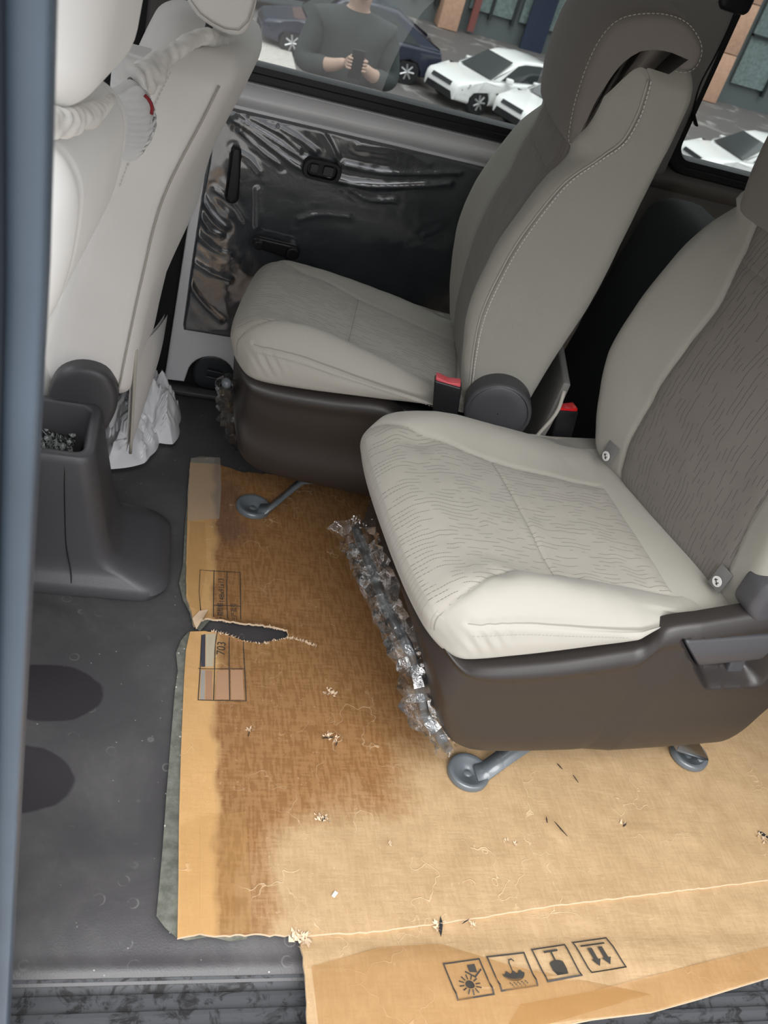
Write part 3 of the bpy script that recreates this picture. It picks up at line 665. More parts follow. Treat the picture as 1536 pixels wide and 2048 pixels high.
def car(name, label, loc, rz, colr, L=4.5, Wd=1.8, suv=False, group=None):
    c = thing(name, label, 'car', loc, group)
    ca, sa = math.cos(rz), math.sin(rz)
    hb = .95 if suv else .88; ht = 1.72 if suv else 1.45
    # x=0 at the nose, y across
    low = [(.03, .30), (.0, .50), (.03, .66), (.12, .74), (.6, .84), (1.15, hb), (2.4, hb + .04), (3.6, hb + .06), (L - .12, hb + .06), (L, .75), (L - .02, .32), (L - .55, .25), (L - .58, .4), (L - .72, .58), (L - .95, .62), (L - 1.18, .55), (L - 1.30, .4), (L - 1.32, .25), (1.20, .25), (1.18, .4), (1.06, .56), (.85, .62), (.62, .56), (.50, .4), (.48, .25)]
    def place(q, w):
        x = q[:, 0]; z = q[:, 1]
        taper = 1 - .16 * np.clip(1 - x / .9, 0, 1) ** 2 - .10 * np.clip((x - L + .7) / .7, 0, 1) ** 2 - .05 * np.clip(.5 - z, 0, 1)
        y = (w - Wd / 2) * taper; x2 = x - L * .0
        return np.c_[loc[0] + ca * x2 - sa * y, loc[1] + sa * x2 + ca * y, loc[2] + z]
    V, Fc = extrude_outline(low, 0, Wd, .10, place, nr=4, nmid=5, rings=2)
    body = plain(name + '_paint', colr, .3, coat=.6)
    mesh_obj('body', V, Fc, body, c, angle=50)
    gh = [(1.15, hb - .02), (1.95, ht - .10), (2.25, ht - .01), (2.9, ht), (3.5, ht - .07 if not suv else ht - .02), (L - (.35 if not suv else .15), hb + .02)]
    def place2(q, w):
        z = q[:, 1]; t_ = np.clip((z - hb) / (ht - hb), 0, 1); y = (w - Wd / 2) * (.93 - .22 * t_)
        return np.c_[loc[0] + ca * q[:, 0] - sa * y, loc[1] + sa * q[:, 0] + ca * y, loc[2] + z]
    V, Fc = extrude_outline(gh, 0, Wd, .06, place2, nr=3, nmid=4, rings=1)
    mesh_obj('cabin', V, Fc, body, c, angle=50)
    for sd in (-1, 1):                                                 # side glass
        g = [(1.42, hb + .05), (2.02, ht - .13), (2.3, ht - .08), (2.9, ht - .07), (3.35, ht - .13), (L - .75, hb + .08)]
        V = place2(np.array(g), np.full(len(g), Wd / 2 + sd * (Wd / 2 + .012))); mesh_obj('side_window', V, [tuple(range(len(g)))], M['carglass'], c, smooth=False)
    g = np.array([(1.16, hb + .02), (1.90, ht - .10)]); q = []
    for (gx, gz), f in ((g[0], 1), (g[1], 1)):
        for sd in (-1, 1): q.append(place2(np.array([[gx - .02, gz + .02]]), np.array([Wd / 2 + sd * (Wd / 2 - .10)]))[0])
    mesh_obj('windscreen', [q[0], q[1], q[3], q[2]], [(0, 1, 2, 3)], M['carglass'], c, smooth=False)
    def P3(x, y, z): return (loc[0] + ca * x - sa * y, loc[1] + sa * x + ca * y, loc[2] + z)
    for x in (.84, L - .94):
        for sd in (-1, 1):
            y = sd * (Wd / 2 - .10)
            V, Fc = tube_geo([P3(x, y - sd * .12, .33), P3(x, y + sd * .07, .33)], .33, 22); w = mesh_obj('wheel', V, Fc, M['rubber'], c, angle=40)
            mb = MB(); mb.tube([P3(x, y + sd * .07, .33), P3(x, y + sd * .082, .33)], .06, 10)
            for k in range(7):
                a = 2 * math.pi * k / 7; mb.tube([P3(x, y + sd * .078, .33), P3(x + .2 * math.cos(a), y + sd * .078, .33 + .2 * math.sin(a))], .028, 6)
            mb.build('rim', plain('alloy', (.45, .45, .45), .3, metal=.6), w)
    for sd in (-1, 1):
        mb = MB(); mb.quadbox([P3(.02, sd * .42, .60), P3(.34, sd * .80, .66), P3(.40, sd * .80, .76), P3(.08, sd * .42, .70), P3(.12, sd * .42, .60), P3(.44, sd * .74, .66), P3(.44, sd * .74, .76), P3(.2, sd * .42, .70)])
        mb.build('headlamp', plain('lamp_glass', (.25, .27, .28), .15, coat=.8), c)
        mb = MB(); mb.box(P3(1.62, sd * (Wd / 2 + .06), hb + .10), (.20, .16, .13)); mb.build('mirror', body, c, bevel=.03)
    mb = MB(); mb.quadbox([P3(-.012, -.42, .60), P3(-.012, .42, .60), P3(.05, .42, .69), P3(.05, -.42, .69), P3(.2, -.42, .60), P3(.2, .42, .60), P3(.2, .42, .69), P3(.2, -.42, .69)])
    mb.quadbox([P3(-.005, -.58, .30), P3(-.005, .58, .30), P3(-.02, .50, .47), P3(-.02, -.50, .47), P3(.2, -.58, .30), P3(.2, .58, .30), P3(.2, .5, .47), P3(.2, -.5, .47)])
    mb.build('grille', M['rubber'], c)
    return c
wc = (.82, .82, .80)
def gp(u, v): p = pz(u, v, GZ); return (p[0], p[1], GZ)
car('reflected_car', 'reflected white hatchback placed beyond the glass with its nose to the left, nearer the dark car', gp(868, 204), math.radians(27), wc, Wd=1.66)
car('reflected_car', 'reflected white car placed just right of the other white car, cut off by the seat headrest', gp(1006, 262), math.radians(27), wc, Wd=1.66)
car('reflected_car', 'reflected white car placed beyond the rear side window above its sill', gp(1362, 352), math.radians(10), wc)
car('reflected_car', 'dark blue car parked behind the standing person, one alloy wheel showing', (2.1, 27.6, GZ), math.radians(2), (.012, .018, .04), L=5.0, suv=True)
car('reflected_car', 'reflected grey car placed far off beside the head restraint', (.6, 31.5, GZ), math.radians(20), (.10, .12, .13))
# ------------------------------------------------------------------ middle-row captain seats
ZB = interp_fn([(-.02, .372), (0, .362), (.05, .345), (.14, .352), (.28, .380), (.38, .402), (.55, .42)])
ZS = interp_fn([(-.02, .428), (0, .430), (.07, .440), (.14, .438), (.22, .426), (.37, .420), (.55, .42)])
ZC = interp_fn([(-.02, .432), (0, .434), (.05, .441), (.12, .437), (.20, .425), (.30, .414), (.40, .404), (.55, .40)])
BOL = interp_fn([(-.02, 0), (.02, .004), (.07, .020), (.14, .033), (.24, .030), (.34, .018), (.44, .008), (.56, .0)])
FF = interp_fn([(0, .435), (.10, .405), (.19, .388), (.27, .393), (.34, .407), (.427, .440), (.477, .482), (.51, .512), (.55, .521), (.58, .519), (.66, .508)])  # height above z=.40 -> s of front edge
RR = interp_fn([(0, .548), (.13, .560), (.28, .583), (.46, .592), (.56, .600), (.60, .598), (.66, .575)])
class Frame:
    def __init__(s, A, sd, ac): s.A = np.array(A, float); s.sd = np.array(sd, float) / np.linalg.norm(sd); s.ac = np.array(ac, float)
    def __call__(s, S, b, z):
        S, b, z = np.broadcast_arrays(np.asarray(S, float), np.asarray(b, float), np.asarray(z, float))
        return np.c_[s.A[0] + S * s.sd[0] + b * s.ac[0], s.A[1] + S * s.sd[1] + b * s.ac[1], z]
def gbump(x, c, w): return np.exp(-((x - c) / w) ** 2)
def cushion_surface(fr, W, b1, b2, far=.9, tuck=0.0):
    """warp: local (x 0..L, y 0..1 as metric W, c 0..T) -> world, plus attributes"""
    L = .52; T = .10
    def warp(P, disp=True):
        x, y, c = P[:, 0], P[:, 1] / W, P[:, 2] / T
        top = ZC(x) + BOL(x) * (gbump(y, .085, .085) + far * gbump(y, .90, .10)) - (.012 * gbump(y, .95, .12) * gbump(x, .10, .09) if far < .9 else 0) + .006 * gbump(y, .5, .3) * np.clip(x / .1, 0, 1)
        side = ZS(x)
        zt = top
        z = ZB(x) + np.clip(c, 0, 1) * (zt - ZB(x))
        s = x - .012 * gbump(c, .55, .35) * np.clip(1 - x / .05, 0, 1) + .02 * (np.abs(y - .5) * 2) ** 3 * np.clip(1 - x / .12, 0, 1)
        bulge = .010 * gbump(c, .45, .4) * np.clip(x / .05, 0, 1)
        b = y + np.where(y < .12, -1, np.where(y > .88, 1, 0)) * bulge / W * np.clip(np.abs(y - .5) / .5, 0, 1) ** 6
        b = b + tuck * np.clip((x - .32) / .05, 0, 1) * np.clip(1 - y / .12, 0, 1) * np.clip(1.3 - c, 0, 1)
        return s, b, z
    return L, T, warp
def seat(name, label, fr, W, near_lever, grp=None, bfr=None):
    bfr = bfr or fr
    A = fr(0, 0, 0)[0]
    root = thing(name, label, 'car seat', (float(fr(.25, .5, 0)[0][0]), float(fr(.25, .5, 0)[0][1]), 0), grp)
    b1 = interp_fn([(-.03, .045), (.0, .05), (.05, .085), (.12, .15), (.22, .175), (.43, .155), (.56, .15)])
    b2 = interp_fn([(-.03, .94), (.0, .93), (.05, .87), (.12, .80), (.22, .755), (.43, .71), (.56, .70)])
    L, T, warp = cushion_surface(fr, W, b1, b2, .9 if near_lever else .38, .05 if near_lever else 0.0)
    P, Fc = slab(L, W, T, .028, .034, .018, R=.05, res=.0042, nz=7)
    s, b, z = warp(P)
    x, y, c = P[:, 0], P[:, 1] / W, P[:, 2] / T
    # seams
    nearseam = b * 0
    top = (c > .80)
    d_b1 = (y - b1(x)) * W; d_b2 = (b2(x) - y) * W; d_r = .425 - x
    ins = np.minimum(np.minimum(d_b1, d_b2), d_r)
    ins = np.where((c < .25) | (x > .44), -1.0, ins)
    csd = np.abs(x - .205)                                           # crosswise seam
    csd = np.where((ins > 0) & top, csd, 1.0)
    sd_ = np.minimum(np.abs(ins), csd); sd_ = np.where((c > .3), sd_, 1.0)
    # side piping seam at height c=.80 on the flanks
    cs = .78
    side = ((y < .06) | (y > .94))
    d_side = np.where(side & (x > .03), np.abs(c - cs) * (ZC(x) - ZB(x)), 1.0)
    sd_ = np.minimum(sd_, d_side)
    groove = .0035 * np.exp(-(sd_ / .0035) ** 2) * (c > .35)
    z = z - groove * (c > .7)
    puff = .0045 * (1 - np.exp(-(np.clip(ins, 0, .05) / .016) ** 2)) * (ins > 0)
    z = z + puff * (c > .7)
    # creases: crumple where bolster meets the front corner, wrinkles down the near flank
    wr = .0022 * np.sin((x * 1.4 + c * .13) * 190) * gbump(x, .07, .035) * gbump(c, .55, .22) * (y < .10)
    b = b - np.where(y < .10, wr / W, 0) - np.where(y < .1, .002 * np.exp(-(d_side / .004) ** 2) / W * -1, 0)
    nz = fbm(np.c_[s, b * W, z], 11, 3, 5.0) * .0022
    z = z + nz * (c > .5)
    dent = .010 * gbump(x, .075, .030) * gbump(y, .80, .05) + .006 * gbump(x, .10, .02) * gbump(y, .13, .03)
    z = z - dent * (c > .6)
    V = fr(s, b, z)
    cu = mesh_obj('cushion', V, Fc, M['fabric'], root, attrs={'loc': np.c_[x, P[:, 1], P[:, 2]], 'ins': ins, 'seamd': sd_})
    def surf(xx, yy, cc, out=0.001, n=(0, 0, 1)):
        Q = np.c_[xx, np.asarray(yy) * W, np.asarray(cc) * T]
        s_, b_, z_ = warp(Q); V = fr(s_, b_, z_); return V + np.array(n) * out
    # stitching: little threads along the flank seam
    def stitches(name, pts, mat, parent, length=.0035, gap=.0025, r=.0006):
        pts = np.array(pts); d = np.r_[0, np.cumsum(np.linalg.norm(np.diff(pts, axis=0), axis=1))]; mb = MB(); t = 0
        while t + length < d[-1]:
            a = [np.interp(t, d, pts[:, k]) for k in range(3)]; e_ = [np.interp(t + length, d, pts[:, k]) for k in range(3)]
            mb.tube([a, e_], r, 5); t += length + gap
        return mb.build(name, mat, parent)
    yd = -np.array([fr.ac[0], fr.ac[1], 0]) / np.linalg.norm(fr.ac)
    xs_ = np.linspace(.035, .29 if near_lever else .40, 80)
    line = surf(xs_, np.zeros(80), np.full(80, .72), .012, yd)
    stitches('stitching', line, M['thread_dark'], cu)
    # ---- backrest
    H = .634
    P, Fc = slab(H, W, .17, .030, .030, .030, R=.045, res=.0048, nz=7, zres=.012)
    t, y, c = P[:, 0], P[:, 1] / W, P[:, 2] / .17
    def bwarp(t, y, c):
        f = FF(t) ; r = RR(t)
        wid = np.interp(t, [0, .08, .2, .4, .52, .625], [.88, .95, 1.0, .98, .93, .86])
        up = np.clip((t - .54) / .085, 0, 1)
        rec = np.interp(t, [0, .06, .18, .36, .44, .50, .56, .625], [.004, .012, .026, .018, .000, -.045, -.052, -.015])
        kw = np.clip((t - .44) / .05, 0, 1)
        mid = 1 - np.clip(gbump(y, .0, .17 - .145 * kw) + gbump(y, 1.0, .19 - .16 * kw), 0, 1)
        s = r + c * (f - r) + rec * mid * np.clip(c, 0, 1) ** 3 - .006 * (1 - mid) * np.clip(c, 0, 1) ** 3 * gbump(t, .25, .2)
        b = .5 + (y - .5) * wid
        z = .402 + t * 1.0
        return s, b, z
    s, b, z = bwarp(t, y, c)
    c1 = interp_fn([(-.01, .13), (.08, .15), (.2, .17), (.36, .15), (.47, .11), (.56, .10), (.64, .13)])
    c2 = interp_fn([(-.01, .80), (.08, .78), (.2, .74), (.36, .72), (.47, .80), (.56, .88), (.64, .87)])
    d1 = (y - c1(t)) * W; d2 = (c2(t) - y) * W
    ins = np.minimum(d1, d2); ins = np.where(c < .6, -1., ins)
    cross = np.abs(t - .425); cross = np.where(ins > 0, cross, 1.0)
    lowinsert = np.where((ins > 0) & (t < .425), np.minimum(ins, .425 - t), -1.0)
    sd_ = np.minimum(np.abs(ins), cross)
    dside = np.where((y < .07), np.abs(c - .86) * .15, 1.0); dside = np.where((y > .93), np.abs(c - .86) * .15, dside)
    sd_ = np.minimum(sd_, dside)
    s = s + .0035 * np.exp(-(np.minimum(np.abs(ins), cross) / .0035) ** 2) * (c > .85)
    s = s - .004 * (1 - np.exp(-(np.clip(ins, 0, .05) / .016) ** 2)) * (ins > 0) * (c > .85)
    b = b + np.where(y < .07, 1, np.where(y > .93, -1, 0)) * .0022 * np.exp(-(dside / .0035) ** 2) / W
    s = s + fbm(np.c_[t, y * W, c], 9, 3, 2.0) * .0018
    V = bfr(s, b, z)
    ba = mesh_obj('backrest', V, Fc, M['fabric_back'], root, attrs={'loc': np.c_[t, P[:, 1], P[:, 2]], 'ins': np.where(t > .50, -.01, np.where(ins > 0, np.maximum(ins, .001), ins)), 'seamd': sd_})
    def bs(t, y, c, out):
        s_, b_, z_ = bwarp(np.asarray(t, float), np.asarray(y, float), np.asarray(c, float)); return bfr(s_, b_, z_) + yd * out
    tt = np.concatenate([np.linspace(.03, .60, 110)])
    line = bs(tt, np.full(len(tt), .004), np.full(len(tt), .84), .0012)
    stitches('stitching', line, M['thread'], ba, .0045, .0020, .0012)
    line = bs(tt, np.full(len(tt), .008), np.full(len(tt), .875), .0010)
    V, Fc = tube_geo(line, .0016, 7); mesh_obj('piping', V, Fc, M['piping'], ba)
    # ---- head restraint: comma-shaped, hooks over the top of the backrest
    hp = [(.470, .875), (.454, .884), (.449, .905), (.446, .945), (.444, .988), (.447, 1.027), (.457, 1.057), (.472, 1.074), (.494, 1.086), (.521, 1.093), (.548, 1.091), (.571, 1.079), (.585, 1.063), (.588, 1.045), (.583, 1.031), (.566, 1.024), (.541, 1.027), (.520, 1.023), (.510, 1.012), (.502, .993), (.493, .950), (.490, .913), (.484, .887)]
    q = spline(hp + [hp[0]], 70)[:-1]
    def hplace(p, w):
        k = (w - .5) * 2
        x = p[:, 0] + .002 - .026 * (1 - np.abs(k) ** 2.2) * np.clip((.53 - p[:, 0]) / .06, 0, 1) * np.clip(.4 + (p[:, 1] - .88) / .1, 0, 1); zz = p[:, 1] - .012 * np.abs(k) ** 3 * np.clip((p[:, 1] - 1.0) / .08, 0, 1)
        return bfr(x, w, zz)
    hd = head_build(q, .10, .88, hplace, W)
    V, Fc = hd; hr = mesh_obj('headrest', V, Fc, M['fabric_back'], root, attrs={'loc': V * 0, 'ins': np.full(len(V), .5), 'seamd': np.full(len(V), 1.0)}, angle=60)
    hr['label'] = 'hooked head restraint in shade-darkened fabric'
    ln = hplace(np.array(q) * 1.0, np.full(len(q), .108)); ln = np.vstack([ln, ln[:1]]) + yd * .0015
    sel = [i for i, p in enumerate(q)]
    cen = ln.mean(0); ln2 = cen + (ln - cen) * .985
    stitches('stitching', ln2, M['piping'], hr, .004, .0025, .0006)
    return root, cu, ba, hr, surf, bs, yd, stitches
def head_build(q, w0, w1, place, W, n=14):
    P = np.array(q); m = len(P)
    area = .5 * np.sum(P[:, 0] * np.roll(P[:, 1], -1) - np.roll(P[:, 0], -1) * P[:, 1])
    if area < 0: P = P[::-1]
    t = np.roll(P, -1, 0) - np.roll(P, 1, 0); t /= np.linalg.norm(t, axis=1)[:, None]; nr = np.c_[t[:, 1], -t[:, 0]]
    rw = .045; ri = .012
    ws = [(w0 - .010, .020), (w0 - .008, .016)]
    for k in range(7):
        a = math.pi / 2 * k / 6; ws.append((w0 + rw * (1 - math.cos(a)) - .006, ri * (1 - math.sin(a))))
    for w in np.linspace(w0 + rw, w1 - rw, 16)[1:-1]: ws.append((w, 0))
    for k in range(6, -1, -1):
        a = math.pi / 2 * k / 6; ws.append((w1 - rw * (1 - math.cos(a)) + .006, ri * (1 - math.sin(a))))
    ws += [(w1 + .008, .016), (w1 + .010, .020)]
    V = np.vstack([place(P - nr * i_, np.full(m, w)) for w, i_ in ws]); F = []
    for i in range(len(ws) - 1):
        for k in range(m): F.append((i * m + k, i * m + (k + 1) % m, (i + 1) * m + (k + 1) % m, (i + 1) * m + k))
    F.append(tuple(range(m - 1, -1, -1))); F.append(tuple((len(ws) - 1) * m + k for k in range(m)))
    return V, F

def panel_slab(name, fr, outline, b0, thick, W, mat, root, curl=0.05, curlr=.05, res=None, inner=False):
    """moulded side panel: outline in (s,z); outer face at b0 (metric offset), curling inward at the front edge"""
    def place(q, w):
        s = q[:, 0]; off = curl * np.clip(1 - (s - q[:, 0].min() * 0) / curlr, 0, 1.2) ** 2
        b = (w + off) / W
        return fr(s, b, q[:, 1])
    V, Fc = extrude_outline(outline, b0, b0 + thick, .010, place, nr=5, nmid=2, rings=1)
    o = mesh_obj(name, V, Fc, mat, root, angle=50)
    bm = bmesh.new(); bm.from_mesh(o.data); bmesh.ops.triangulate(bm, faces=[f for f in bm.faces if len(f.verts) > 4]); bmesh.ops.recalc_face_normals(bm, faces=bm.faces); bm.to_mesh(o.data); bm.free()
    return o
def panel_grid(name, fr, top, bot, s0, s1, W, thick, mat, root, off, nu=90, nv=30, extra=None):
    """panel with smooth outer relief: top(s), bot(s) heights; off(s,v) outward offset in metres"""
    S = np.linspace(s0, s1, nu); Vv = np.linspace(0, 1, nv)
    rows = []
    for layer in (0, 1):
        for v in Vv:
            z = bot(S) + v * (top(S) - bot(S))
            rim = min(v, 1 - v); rr = .10
            rd = .012 * (1 - math.sqrt(max(0, 1 - max(0, 1 - rim / rr) ** 2)))
            o = off(S, np.full(nu, v)) - rd
            if layer: o = o - thick + 2 * rd * 0
            rows.append(fr(S, -o / W, z))
    V = np.vstack(rows); F = []
    def id_(l, j, i): return (l * nv + j) * nu + i
    for j in range(nv - 1):
        for i in range(nu - 1):
            F.append((id_(0, j, i), id_(0, j, i + 1), id_(0, j + 1, i + 1), id_(0, j + 1, i)))
            F.append((id_(1, j, i), id_(1, j + 1, i), id_(1, j + 1, i + 1), id_(1, j, i + 1)))
    for i in range(nu - 1):
        F.append((id_(0, 0, i), id_(1, 0, i), id_(1, 0, i + 1), id_(0, 0, i + 1))); F.append((id_(0, nv - 1, i), id_(0, nv - 1, i + 1), id_(1, nv - 1, i + 1), id_(1, nv - 1, i)))
    for j in range(nv - 1):
        F.append((id_(0, j, 0), id_(0, j + 1, 0), id_(1, j + 1, 0), id_(1, j, 0))); F.append((id_(0, j, nu - 1), id_(1, j, nu - 1), id_(1, j + 1, nu - 1), id_(0, j + 1, nu - 1)))
    return mesh_obj(name, V, F, mat, root, angle=60)
def foot(fr, s, b, W, root, arm=((.035, .06), (.075, .10), (.13, .115)), flip=1):
    """dished round foot with a hole and a strap arm that rises under the seat"""
    c = fr(s, b, 0)[0]; R = .036; mb = MB(); prof = [(0, .004), (.006, .004), (.0075, .001), (.009, .004), (.020, .005), (.026, .011), (.032, .013), (R, .010), (R, .002)]
    n = 32; V = []; F = []
    for r_, z_ in prof:
        for k in range(n): a = 2 * math.pi * k / n; V.append((c[0] + r_ * math.cos(a), c[1] + r_ * math.sin(a), z_ + .012))
    for i in range(len(prof) - 1):
        for k in range(n): F.append((i * n + k, i * n + (k + 1) % n, (i + 1) * n + (k + 1) % n, (i + 1) * n + k))
    o = mesh_obj('mounting_foot', V, F, M['steel'], root)
    pts = [fr(s + arm_s, b + 0.0, 0)[0] for arm_s in (0.0,)]
    # arm: bent strap
    d = np.array([fr.sd[0], fr.sd[1]]); a = np.array([fr.ac[0], fr.ac[1]]) / np.linalg.norm(fr.ac)
    path = [(.012, 0, .018), (.030, .004, .022)] + [(x, .012, z) for x, z in arm]
    w = .036; t_ = .004; sec = []
    for x, yy, z in path:
        base = np.array([c[0], c[1], 0]) + np.r_[d * x, 0] + np.r_[a * (yy - .006), 0]
        sec.append((base - np.r_[a * w / 2, 0] + [0, 0, z], base + np.r_[a * w / 2, 0] + [0, 0, z]))
    V = []; F = []
    for p0, p1 in sec:
        V += [p0 + [0, 0, t_], p1 + [0, 0, t_], p1 - [0, 0, t_], p0 - [0, 0, t_]]
    for i in range(len(sec) - 1):
        for k in range(4): F.append((i * 4 + k, i * 4 + (k + 1) % 4, (i + 1) * 4 + (k + 1) % 4, (i + 1) * 4 + k))
    F.append((3, 2, 1, 0)); m = len(sec) - 1; F.append((m * 4, m * 4 + 1, m * 4 + 2, m * 4 + 3))
    ar = mesh_obj('strap_arm', V, F, M['steel'], o, smooth=False)
    bm = bmesh.new(); bm.from_mesh(ar.data); bmesh.ops.recalc_face_normals(bm, faces=bm.faces)
    bmesh.ops.bevel(bm, geom=[e for e in bm.edges], offset=.0018, segments=2, affect='EDGES', clamp_overlap=True)
    for f in bm.faces: f.smooth = True
    bm.to_mesh(ar.data); bm.free()
    return o
def disc(name, fr, s, z, r, b_out, thick, W, mat, root, face_inset=.006):
    n = 48; prof = [(.001, -.0), (r * .55, .0), (r * .80, .0), (r * .86, -.002), (r * .90, .0015), (r * .97, -.001), (r, -.006), (r, -thick)]
    V = []; F = []
    for r_, o in prof:
        for k in range(n):
            a = 2 * math.pi * k / n; V.append(fr(s + r_ * math.cos(a), -(b_out + o) / W, z + r_ * math.sin(a))[0])
    for i in range(len(prof) - 1):
        for k in range(n): F.append((i * n + k, i * n + (k + 1) % n, (i + 1) * n + (k + 1) % n, (i + 1) * n + k))
    o = mesh_obj(name, V, F, mat, root, angle=50)
    bm = bmesh.new(); bm.from_mesh(o.data); bmesh.ops.recalc_face_normals(bm, faces=bm.faces); bm.to_mesh(o.data); bm.free(); return o
def buckle(c, rotz, h, w, d, root_name, label, red, parent=None, tilt=0, back=0):
    """belt buckle: dark housing with a coloured press button"""
    ca, sa = math.cos(rotz), math.sin(rotz)
    t = thing(root_name, label, 'belt buckle', c) if parent is None else parent
    P, Fc = slab(h, w, d, .004, .005, .005, res=.02, nz=4)
    def tr(X, Y, Z):  # X up, Y width, Z depth
        x = Y - w / 2; y = Z - d / 2; zz = X + tilt * 0
        x = x * (1 - .12 * (1 - X / h)); x2 = x + back * X
        return np.c_[c[0] + ca * x2 - sa * y, c[1] + sa * x2 + ca * y, c[2] + zz]
    hs = mesh_obj('buckle_housing' if parent is not None else 'housing', tr(P[:, 0], P[:, 1], P[:, 2]), Fc, M['black_plastic'], t)
    P, Fc = slab(.016, w * .90, d * .80, .003, .003, .003, res=.01, nz=3)
    dip = .004 * gbump(P[:, 1], w * .45, w * .25) * (P[:, 0] > .008)
    mesh_obj('press_button', tr(P[:, 0] + h - .010 - dip, P[:, 1] + w * .05, P[:, 2] + d * .1), Fc, red, hs)
    return t
def crumple_tube(name, pts, rad, label, cat, seed, n=16, m=46, amp=.62, flat=1.0):
    P = spline(pts, m); R = np.interp(np.linspace(0, 1, m), np.linspace(0, 1, len(rad)), rad)
    V, Fc = tube_geo(P, R, n, False, flat); V = np.array(V); C_ = np.repeat(P, n, axis=0)
    d = V - C_; nz = fbm(V, 34, 3, seed); nz2 = fbm(V, 90, 2, seed + 4)
    V = C_ + d * (1 + amp * nz + amp * .5 * nz2)[:, None]
    V[:, 2] = np.maximum(V[:, 2], .018)
    root = thing(name, label, cat, tuple(P[len(P) // 2]))
    mesh_obj('sleeve', V, Fc, M['film'], root, smooth=True, angle=14)
    return root, P

# ================= far seat (faces the front, slightly turned)
F2 = Frame((.15, 1.46), (.974, -.2266), (.085, .372)); W2 = .382
r2 = seat('captain_seat', 'grey-beige seat by the wrapped door panel with hooked headrest seen from its side', F2, W2, False, 'middle row seats', Frame((.15, 1.46), (.974, -.2266), (.052, .376)))
root, cu, ba, hr, surf, bs, yd, stitches = r2
topf = interp_fn([(0, .372), (.04, .355), (.10, .350), (.20, .362), (.28, .377), (.315, .372), (.345, .352), (.37, .32), (.6, .30)])
botf = interp_fn([(0, .335), (.03, .25), (.06, .175), (.09, .150), (.14, .143), (.30, .150), (.60, .17)])
panel_grid('side_cover', F2, topf, botf, .004, .56, W2, .02, M['brown_plastic'], root,
           lambda S, v: .006 - .10 * np.clip(1 - (S - .004) / .055, 0, 1) ** 2.2 - .006 * gbump(v, .45, .2) - .02 * np.clip(1 - v * 3, 0, 1) ** 2 + .004 * gbump(v, .92, .06))
P, Fc = slab(.46, W2 * .86, .17, .02, .02, .02, res=.05, nz=3)
mesh_obj('seat_pan', F2(P[:, 0] + .055, .08 + P[:, 1] / W2, P[:, 2] + .19), Fc, M['black_plastic'], root)
disc('recliner_cap', F2, .490, .436, .060, .030, .04, W2, M['grey_plastic'], root)
foot(F2, .105, .175, W2, root, arm=((.05, .05), (.072, .09), (.088, .118), (.12, .128), (.19, .128)))
foot(F2, .42, .175, W2, root, arm=((.05, .03), (.06, .07), (.07, .12), (.12, .128)))
buckle(tuple(F2(.412, -.055, .36)[0]), -.23, .108, .050, .026, 'belt_buckle', 'black belt buckle with faded red button beside the round recliner cap', M['faded_red'], back=-.22)
# map pocket lip behind the backrest
pk_ = [F2(.548, -.02, .50)[0], F2(.572, -.04, .46)[0], F2(.583, -.05, .40)[0], F2(.578, -.05, .33)[0], F2(.565, -.05, .26)[0]]
V, Fc = tube_geo(spline([tuple(p) for p in [F2(.592, .0, .500)[0], F2(.592, -.03, .46)[0], F2(.575, -.03, .40)[0], F2(.556, -.03, .33)[0], F2(.54, -.03, .25)[0]]], 24), .0035, 8)
pkt = mesh_obj('map_pocket_edge', V, Fc, M['piping'], root)
P, Fc = slab(.28, W2 * .9, .014, .004, .006, .006, res=.03, nz=3)
mesh_obj('map_pocket', F2(.585 + .015 * np.sin(P[:, 0] / .28 * 3.1) + P[:, 2] - .045 * P[:, 0] / .28, P[:, 1] / W2 + 0, .515 - P[:, 0]), Fc, M['greytrim'], root)

# ================= near seat
F1 = Frame((.41, .80), (.993, .1146), (-.048, .468)); W1 = .47
root, cu, ba, hr, surf, bs, yd, stitches = seat('captain_seat', 'large beige seat in front with wavy-lined cushion and brown side cover with lever', F1, W1, True, 'middle row seats', Frame((.49, .80), (.993, .1146), (-.122, .465)))
topn = interp_fn([(0, .392), (.03, .368), (.09, .343), (.20, .347), (.31, .366), (.338, .374), (.352, .396), (.364, .416), (.40, .430), (.46, .444), (.52, .456), (.60, .465), (.72, .465)])
botn = interp_fn([(0, .365), (.03, .305), (.085, .19), (.13, .137), (.20, .116), (.40, .104), (.60, .106), (.645, .116), (.665, .17), (.69, .24), (.72, .28)])
recx0, recx1 = .375, .60
def noff(S, v):
    z = botn(S) + v * (topn(S) - botn(S))
    o = .010 - .11 * np.clip(1 - (S - .0) / .07, 0, 1) ** 2.2 - .004 * gbump(z, .22, .05) - .022 * np.clip(1 - v * 3.2, 0, 1) ** 2 + .005 * gbump(v, .93, .05)
    rx = np.clip((S - (.389 + (.398 - z) * 1.0)) / .010, 0, 1) * np.clip((.600 - S) / .02, 0, 1)
    rz_ = np.clip((z - .292) / .016, 0, 1) * np.clip((.408 + (S - .39) * .10 - z) / .008, 0, 1)
    return o + .006 * np.clip((S - .36) / .05, 0, 1) - .034 * rx * rz_
sc = panel_grid('side_cover', F1, topn, botn, .002, .72, W1, .02, M['brown_plastic'], root, noff, nu=260, nv=110)
